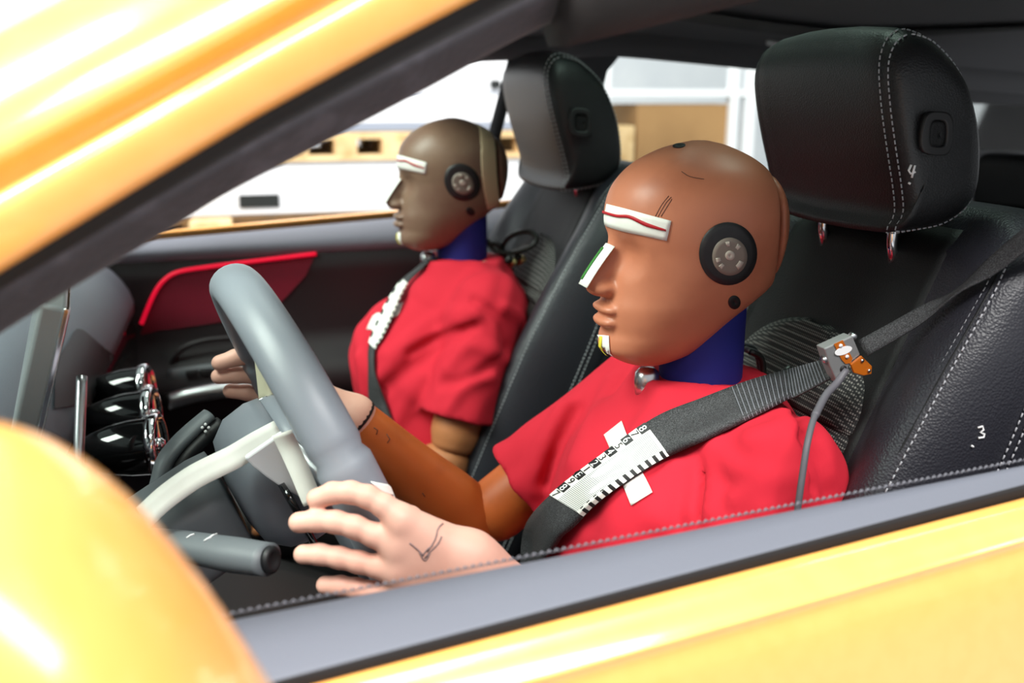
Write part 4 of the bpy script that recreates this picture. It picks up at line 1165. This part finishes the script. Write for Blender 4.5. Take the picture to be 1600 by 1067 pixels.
# ================================================================== seat belts
def belt_surf(bvh, up_px, lo_px, nu, nv, off):
    a, b = cat(up_px, nu), cat(lo_px, nu)
    T = np.full((nu, nv), np.nan)
    for i in range(nu):
        for j in range(nv):
            p = a[i]*(1-j/(nv-1))+b[i]*j/(nv-1)
            h = hit(bvh, p[0], p[1], 0)
            if h is not None: T[i, j] = (h-CAM)@FW
    for j in range(nv):
        k = ~np.isnan(T[:, j])
        if k.any(): T[:, j] = np.interp(np.arange(nu), np.arange(nu)[k], T[k, j])
    raw_ = T.copy()
    raw_ = np.min([np.roll(np.pad(raw_, ((4, 4), (0, 0)), 'edge'), k, 0)[4:-4] for k in range(-4, 5)], 0)
    raw_ = np.minimum(raw_, np.minimum(np.c_[raw_[:, 1:], raw_[:, -1]], np.c_[raw_[:, 0], raw_[:, :-1]]))
    ker = np.exp(-np.linspace(-2, 2, 15)**2); ker /= ker.sum()
    for j in range(nv):
        T[:, j] = np.convolve(np.pad(T[:, j], 7, 'edge'), ker, 'valid')
    m_ = T.mean(1, keepdims=True); T = .5*T+.5*(m_+(np.arange(nv)/(nv-1)-.5)[None]*(T[:, -1:]-T[:, :1]))
    T = np.minimum(T, raw_-.0005)
    for j in range(nv): T[:, j] = np.convolve(np.pad(T[:, j], 7, 'edge'), ker, 'valid')
    return A([[CAM+ray(*(a[i]*(1-j/(nv-1))+b[i]*j/(nv-1)))*(T[i, j]-off) for j in range(nv)] for i in range(nu)])
class Surf:
    def __init__(s, G): s.G = G; s.nu, s.nv, _ = G.shape; s.toc = None
    def at(s, u, v, off=0.0):
        x = np.clip(u, 0, 1)*(s.nu-1); y = np.clip(v, 0, 1)*(s.nv-1)
        i = min(int(x), s.nu-2); j = min(int(y), s.nv-2); fx, fy = x-i, y-j
        G = s.G; p = G[i, j]*(1-fx)*(1-fy)+G[i+1, j]*fx*(1-fy)+G[i, j+1]*(1-fx)*fy+G[i+1, j+1]*fx*fy
        n = np.cross(G[i+1, j]-G[i, j], G[i, j+1]-G[i, j]); n /= np.linalg.norm(n)+1e-12
        if n@(CAM-p) < 0: n = -n
        return p+n*off
up1 = [(812, 905), (813, 870), (818, 828), (836, 797), (876, 759), (940, 711), (1022, 652), (1097, 621), (1172, 593), (1230, 577)]
lo1 = [(830, 905), (850, 880), (868, 856), (880, 838), (898, 823), (946, 777), (1030, 722), (1105, 687), (1180, 651), (1236, 622)]
blt = thing('seat_belt', tuple(PY(840, 850, YD+.1)), 'dark seat belt with black and white ruler strip across the nearest dummy', 'seat belt', 'front seat belts')
G = belt_surf(SB, up1, lo1, 90, 7, .0035)
# continue freely from the shoulder to the sensor and on to the anchor
pA, pB = G[-1, 0], G[-1, -1]
sU, sL = PY(1284, 562, YD+.135), PY(1297, 592, YD+.150)
ext = [[(pA*(1-t)+sU*t)*(1-j/6)+(pB*(1-t)+sL*t)*(j/6) for j in range(7)] for t in np.linspace(0, 1, 16)[1:]]
G1 = np.vstack([G, A(ext)])
lab(sheet('chest_webbing', G1, M['belt'], blt, .0014), 'dark grey webbing')
# cross ribs of the webbing near the shoulder
S1 = Surf(G1)
geo = []
for u in np.linspace(.72, .985, 24):
    geo.append(tube_geo([S1.at(u, v_, .0006) for v_ in np.linspace(.02, .98, 7)], .00055, 5))
raw('webbing_ribs', *join(geo), M['stitch_dark'], blt)['kind'] = 'stuff'
# upper run: sensor to the pillar, turning on edge at the bolster
upE = [(1340, 532), (1390, 505), (1440, 477), (1492, 452), (1545, 402), (1600, 355), (1680, 285)]
loE = [(1355, 556), (1400, 530), (1445, 501), (1496, 457), (1550, 430), (1600, 393), (1680, 335)]
YU = [YD+.155, YD+.17, YD+.185, YD+.205, YD+.225, YD+.245, YD+.27]
a, b = cat(upE, 40), cat(loE, 40); yy = np.interp(np.linspace(0, 1, 40), np.linspace(0, 1, 7), YU)
rows = [[PY(*(a[i]*(1-s)+b[i]*s), yy[i]+.012*s) for s in np.linspace(0, 1, 5)] for i in range(40)]
sheet('shoulder_webbing', rows, M['belt'], blt, .0014)
end = A(rows[-1]).mean(0); anchor = A([-.86, -.585, 1.44])
sheet('shoulder_webbing', [[A(rows[-1][j])*(1-t)+(anchor+A([0, 0, .024-.012*j]))*t for j in range(5)] for t in np.linspace(0, 1, 6)], M['belt'], blt, .0014)
box('belt_anchor', anchor-A([.02, .012, .04]), anchor+A([.02, .02, .04]), M['plastic'], blt, .006)
# lap belt and lower end
LB = cat([G[0].mean(0), G[0].mean(0)+A([.02, -.05, -.10]), A([-.32, YD-.22, .70]), A([-.42, YD-.26, .60])], 14)
sheet('lap_webbing', [[p+A([.7, .3, .6])*s*.024 for s in (-1, 0, 1)] for p in LB], M['belt'], blt, .0014)

def text_geo(s):
    cu = bpy.data.curves.new('t', 'FONT'); cu.body = s; cu.align_x = 'CENTER'; cu.align_y = 'CENTER'; cu.size = 1.0
    o = bpy.data.objects.new('t', cu); COL.objects.link(o)
    dg = bpy.context.evaluated_depsgraph_get(); dg.update(); me = bpy.data.meshes.new_from_object(o.evaluated_get(dg))
    v = A([tuple(q.co)[:2] for q in me.vertices]); f = [tuple(p.vertices) for p in me.polygons]
    bpy.data.objects.remove(o); bpy.data.curves.remove(cu); bpy.data.meshes.remove(me)
    if len(v): v = v-(v.max(0)+v.min(0))/2
    return v, f
def ruler(S, u0, u1, parent, codes, v0=-.0, v1=.97, detail=True, off0=.0012):
    n = len(codes)
    def quad(ua, ub, va, vb, off, k=3):
        rows = A([[S.at(u0+(u1-u0)*(ua+(ub-ua)*i/k), va+(vb-va)*j/k, off) for j in range(k+1)] for i in range(k+1)])
        return rows.reshape(-1, 3), grid_faces(k+1, k+1)
    v, f = quad(0, 1, v0, v1, off0, 40)
    rs = raw('ruler_strip', v, f, M['tape'], parent); lab(rs, 'white printed ruler strip with digits')
    geo = []
    for i, c in enumerate(codes):
        if i % 2 == 1: geo.append(quad(i/n, (i+1)/n, v0, v0+.21, off0+.0004))
    raw('digit_boxes', *join(geo), M['ink_black'], rs)
    if detail:
        for i, c in enumerate(codes):
            tv, tf = text_geo(c)
            # digit up = along the belt towards the shoulder, digit right = across towards the lower edge
            vv = []
            for x, y in tv: vv.append(S.at(u0+(u1-u0)*((i+.5)/n+y*.098), v0+.105+x*.235, off0+.0008))
            raw('digit', vv, tf, M['chalk'] if i % 2 == 1 else M['ink_black'], rs, smooth=False)
        geo = [quad((k+.3)/62, (k+.68)/62, v0+.24, v0+.80, off0+.0004, 2) for k in range(60)]
        raw('hatching', *join(geo), M['hatch'], rs)['kind'] = 'stuff'
    geo = [quad((k+.55)/12.3, (k+1.0)/12.3, .80, v1+.005, off0+.0004) for k in range(12)]
    raw('edge_teeth', *join(geo), M['ink_black'], rs)['kind'] = 'stuff'
    return rs
M['hatch'] = mat('hatch_grey', lin(120, 124, 126), .6)
# find belt parameters of the strip ends by pixel
def u_of(S, px, v=.5):
    us = np.linspace(0, 1, 400); return us[np.argmin([abs(proj(S.at(u, v))[0]-px)+(1e3 if proj(S.at(u, v))[0] < px-30 else 0) for u in us])]
ua, ub = u_of(S1, 887), u_of(S1, 1027)
ruler(S1, ua, ub, blt, ['7', '8', '9', 'E', '1', '2', '3', '4', '5', '6', '7', '8'])
v, f = [], []
geo = []
S1c = [S1.at(ua+(ub-ua)*(3.5/12+math.cos(t)*.036), .105+math.sin(t)*.10, .0022) for t in np.linspace(0, 2*math.pi, 25)]
raw('digit_ring', *tube_geo(S1c, .0005, 5), M['ink_black'], blt)
# white cross tape on the shirt under the belt
for l, r in (([(945, 681), (955, 702)], [(973, 659), (985, 690)]), ([(974, 757), (987, 790)], [(1003, 737), (1020, 770)])):
    g = patch(SB, l, r, 8, 6, .0016)
    o = sheet('chest_tape', g, M['tape'], dm, .0006); lab(o, 'white tape piece stuck on the shirt')

# ---- belt force sensor with cable
sen = thing('belt_force_sensor', tuple(PY(1316, 556, YD+.15)), 'small steel belt sensor block with amber film and grey cable at the shoulder', 'sensor')
YSn = YD+.155
p00, p10, p01 = PY(1284, 543, YSn), PY(1328, 523, YSn), PY(1305, 591, YSn)
ex = (p10-p00); ey = (p01-p00)
nn = np.cross(ex, ey); nn /= np.linalg.norm(nn)
if nn@(CAM-p00) < 0: nn = -nn
def sp(u, v_, o_=0.0): return p00+ex*u+ey*v_+nn*o_
pts = [(0, 0), (1, 0), (1.0, .62), (.56, .72), (.42, .88), (-.05, 1.12), (-.06, .55)]
vv = [sp(u, q, .004) for u, q in pts]+[sp(u, q, -.010) for u, q in pts]; n = len(pts)
sbd = raw('sensor_body', vv, [tuple(range(n))[::-1], tuple(range(n, 2*n))]+[(i, (i+1) % n, n+(i+1) % n, n+i) for i in range(n)], M['steel'], sen, smooth=False); bev(sbd, .0012, 2)
def plate(name, pts, o0, o1, mt, parent):
    n = len(pts); vv = [sp(u, q, o1) for u, q in pts]+[sp(u, q, o0) for u, q in pts]
    return raw(name, vv, [tuple(range(n))[::-1], tuple(range(n, 2*n))]+[(i, (i+1) % n, n+(i+1) % n, n+i) for i in range(n)], mt, parent, smooth=False)
fl_ = plate('amber_film', [(.33, -.01), (.64, -.01), (.70, .60), (.58, .70), (.42, .66), (.36, .5)], .0042, .0050, M['kapton'], sen)
plate('label_oval', [(.52+.30*math.cos(t)*.95+.05*math.sin(t), .27+.115*math.sin(t)) for t in np.linspace(0, 2*math.pi, 24, endpoint=False)], .0051, .0056, M['chalk'], sen)
for u, q in ((.50, .10), (.55, .47)): lathe('screw', [(0, .0018), (.0012, .0018)], sp(u, q, .005), nn, M['chalk'], sen, 12)
tb = plate('amber_tab', [(.54, .71), (.98, .615), (1.16, 1.03), (1.04, 1.24), (.78, 1.18), (.53, .99)], .004, .007, M['kapton'], sen); bev(tb, .0008, 2)
for u, q in ((.92, .74), (1.0, 1.1)): lathe('screw', [(0, .0016), (.0014, .0016)], sp(u, q, .007), nn, M['satin'], sen, 12)
lathe('bolt_hole', [(0, .0036), (.0006, .0036)], sp(.30, .78, .004), nn, M['ink_black'], sen, 16)
for u, q in ((-.06, .36), (1.08, .08)): lathe('bolt', [(-.004, .0032), (.002, .0032), (.003, .002)], sp(u, q, 0), nn, M['satin'], sen, 14)
cp = [PY(1322, 578, YSn+.004), PY(1308, 598, YSn+.008), PY(1290, 618, YSn+.02), PY(1273, 650, YSn+.045), PY(1262, 690, YSn+.065), PY(1254, 740, YSn+.075), PY(1247, 790, YSn+.08), PY(1238, 860, YSn+.08), PY(1220, 960, YSn+.07)]
lab(tube('cable', cat(cp, 60), .0030, M['cable'], sen, 10), 'grey cable')
tube('cable_sleeve', cat(cp[:4], 20), .0036, M['cable'], sen, 10)

# ---- passenger belt
up2 = [(668, 403), (652, 418), (627, 439), (605, 472), (596, 490), (582, 520), (576, 545), (576, 575), (576, 614), (580, 663), (590, 720)]
lo2 = [(672, 408), (658, 422), (640, 440), (627, 462), (619, 483), (598, 528), (587, 545), (586, 580), (597, 612), (616, 662), (645, 720)]
blt2 = thing('seat_belt', tuple(PY(600, 600, YPS+.05)), 'dark seat belt with white ruler strip across the farther dummy', 'seat belt', 'front seat belts')
G2 = belt_surf(SB2, up2, lo2, 80, 5, .004)
sheet('chest_webbing', G2, M['belt'], blt2, .0014)
S2_ = Surf(G2)
ys_ = [proj(S2_.at(u, .5))[1] for u in np.linspace(0, 1, 300)]
ur = lambda y: np.linspace(0, 1, 300)[int(np.argmin(np.abs(A(ys_)-y)))]
ruler(S2_, ur(541), ur(440), blt2, ['7', '8', '9', 'E', '1', '2', '3', '4', '5', '6', '7', '8'], 0, .97, False, .0026)
for l, r in (([(597, 490), (585, 493), (574, 515)], [(600, 505), (592, 510), (583, 516)]), ([(619, 480), (631, 472)], [(612, 499), (623, 492)])):
    g = patch(SB2, l, r, 6, 5, .0018)
    o = sheet('chest_tape', g, M['tape'], dp, .0006); lab(o, 'white tape piece stuck on the shirt')
top = A([-.66, -1.965, 1.47])
st0 = G2[0].mean(0)
mid = [PY(775, 200, -1.90), PY(804, 90, -1.95)]
bp = cat([st0, PY(690, 380, YPS-.09), PY(755, 270, -1.86), mid[0], mid[1]], 30)
lab(sheet('shoulder_webbing', [[p+A([-.5, 0, .0])*s*.020+A([0, .014, 0])*s for s in (-1, 0, 1)] for p in bp], M['belt'], blt2, .0014), 'webbing up to the pillar')

# ================================================================== things behind the car
YB = -5.2
def bgbox(name, x0, y0, x1, y1, depth, mt, label, cat_, Y=YB, parent=None, bw=.01, group=None):
    a = PY(x0, y1, Y); b = PY(x1, y0, Y)
    if name == 'crate_lid': a[2] = PY(560, y1, YB)[2]; b[2] = PY(560, y0, YB)[2]
    lo = (min(a[0], b[0]), Y-depth, min(a[2], b[2])); hi = (max(a[0], b[0]), Y, max(a[2], b[2]))
    if parent is None:
        o = box(name, lo, hi, mt, None, bw, origin=((lo[0]+hi[0])/2, (lo[1]+hi[1])/2, lo[2]))
        tag(o, label, cat_, group); return o
    return box(name, lo, hi, mt, parent, bw)
def zpx(px, py): return PY(px, py, YB)
def crate(label, x0, y0, x1, y1, slot=None, seam=None):
    a = PY(x0, y1, YB); b = PY(x1, y0, YB)
    a[2] = PY(560, y1, YB)[2]; b[2] = PY(560, y0, YB)[2]
    t = thing('white_crate', ((a[0]+b[0])/2, YB-.5, a[2]), label, 'crate', 'white crates behind the car')
    lo = A([min(a[0], b[0]), YB-1.0, a[2]]); hi = A([max(a[0], b[0]), YB, b[2]])
    box('crate_body', lo, hi, M['white'], t, .012)
    box('lid', (lo[0]-.01, YB-1.01, hi[2]-.02), (hi[0]+.01, YB+.012, hi[2]), M['white'], t, .006)
    if slot:
        for (sx0, sy0, sx1, sy1) in slot:
            p = PY(sx0, sy1, YB+.004); q = PY(sx1, sy0, YB+.004)
            s_ = box('hand_slot', (min(p[0], q[0]), YB-.02, p[2]), (max(p[0], q[0]), YB+.014, q[2]), M['slot'], t)

    if seam:
        for y in seam:
            p = PY(700, y, YB); box('seam_strip', (lo[0], YB, p[2]-.012), (hi[0], YB+.004, p[2]), M['lid'], t)
    return t
def pallet(label, x0, y0, x1, y1, dark=False):
    WM = M['wood_shaded'] if dark else M['wood']
    a = PY(x0, y1, YB); b = PY(x1, y0, YB)
    a[2] = PY(560, y1, YB)[2]; b[2] = PY(560, y0, YB)[2]
    lo = A([min(a[0], b[0]), YB-1.0, a[2]]); hi = A([max(a[0], b[0]), YB+.02, b[2]])
    t = thing('wooden_pallet', ((lo[0]+hi[0])/2, YB-.5, lo[2]), label, 'pallet', 'pallets under the crates'); H = hi[2]-lo[2]
    for k in range(7):
        y = YB-1.0+k*.15
        box('deck_board', (lo[0], y, hi[2]-H*.24), (hi[0], y+.12 if k < 6 else YB+.02, hi[2]), WM, t, .004)
    for k in range(3):
        y = YB-1.0+k*.45
        box('bottom_board', (lo[0], y, lo[2]), (hi[0], y+.14, lo[2]+H*.2), WM, t, .004)
    n = 11
    for i in range(n):
        x = lo[0]+(hi[0]-lo[0]-.12)*i/(n-1)
        for k in range(3):
            y = YB-1.0+k*.45; box('block', (x, y, lo[2]+H*.2), (x+.12, y+.14, hi[2]-H*.24), WM, t, .004)
    return t
# columns of crates on pallets, standing on the floor
z0 = PY(500, 330, YB)[2]
crate('white crate with a black hand slot low beside the farther dummy', 120, 250, 905, 331, slot=[(374, 303, 436, 325)])
pallet('wooden pallet between two white crates behind the car', 120, 207, 905, 250)
top_crate = crate('tall white crate on top of the pallet stack behind the car', 120, 40, 905, 193, seam=(143,))
pallet('lowest brown wooden pallet, shade put into its colour, under the slotted white crate', 120, 331, 905, 372, True)
lb = bgbox('crate_lid', 115, 193, 910, 207, 1.02, M['lid'], 'blue-grey board lying under the topmost white crate', 'board')
pz = PY(560, 372, YB)[2]
tag(box('storage_plinth', (PY(905, 372, YB)[0], YB-1.0, 0), (PY(120, 372, YB)[0], YB+.02, pz), M['cardboard'], None, .01, origin=(PY(500, 372, YB)[0], YB-.5, 0)), 'brown plinth block under the pallet stack', 'plinth')
o = bgbox('wood_offcut', 296, 346, 362, 366, .2, M['wood'], 'pale wood offcut lying low behind the passenger door', 'wood', YB+.25)
tag(box('offcut_stand', (o.location[0]-.2, YB+.04, 0), (o.location[0]+.2, YB+.25, o.location[2]), M['cardboard'], None, .005, origin=(o.location[0], YB+.15, 0)), 'brown box holding up the pale wood offcut', 'box')
bgbox('black_clip', 768, 125, 783, 138, .06, M['slot'], None, None, YB+.03, top_crate)
# shelf rack seen through the rear side window
YR2 = -6.2
def rk(px, py): return PY(px, py, YR2)
rack = thing('storage_rack', (rk(1080, 300)[0], YR2-.3, 0), 'white storage rack seen through the rear side window', 'rack')
for x0, x1 in ((1146, 1158), (1170, 1186), (946, 956)):
    a = rk(x0, 100); b = rk(x1, 100); box('rack_post', (min(a[0], b[0]), YR2-.08, 0), (max(a[0], b[0]), YR2, 2.6), M['white'], rack, .005)
for py in (140, 262):
    z = rk(1060, py)[2]; box('rack_beam', (rk(1190, py)[0], YR2-.6, z-.05), (rk(940, py)[0], YR2-.002, z), M['white'], rack, .005)
zsh = rk(1060, 262)[2]
def on_shelf(name, x0, y0, x1, dep, mt, label, cat_, Y):
    a = PY(x0, y0, Y); b = PY(x1, y0, Y)
    lo = (min(a[0], b[0]), Y-dep, zsh); hi = (max(a[0], b[0]), Y, a[2])
    t = thing(name, ((lo[0]+hi[0])/2, Y-dep/2, zsh), label, cat_)
    box('carton', lo, hi, mt, t, .006)
    ym = Y-dep/2; box('flap_seam', (lo[0], ym-.02, hi[2]), (hi[0], ym+.02, hi[2]+.002), M['wood'], t)
    return t
on_shelf('cardboard_box', 996, 163, 1143, .5, M['cardboard'], 'large brown cardboard box on the white rack', 'box', YR2-.05)
on_shelf('cardboard_box', 952, 197, 992, .3, M['wood'], 'small cream box beside the large brown box', 'box', YR2-.01)
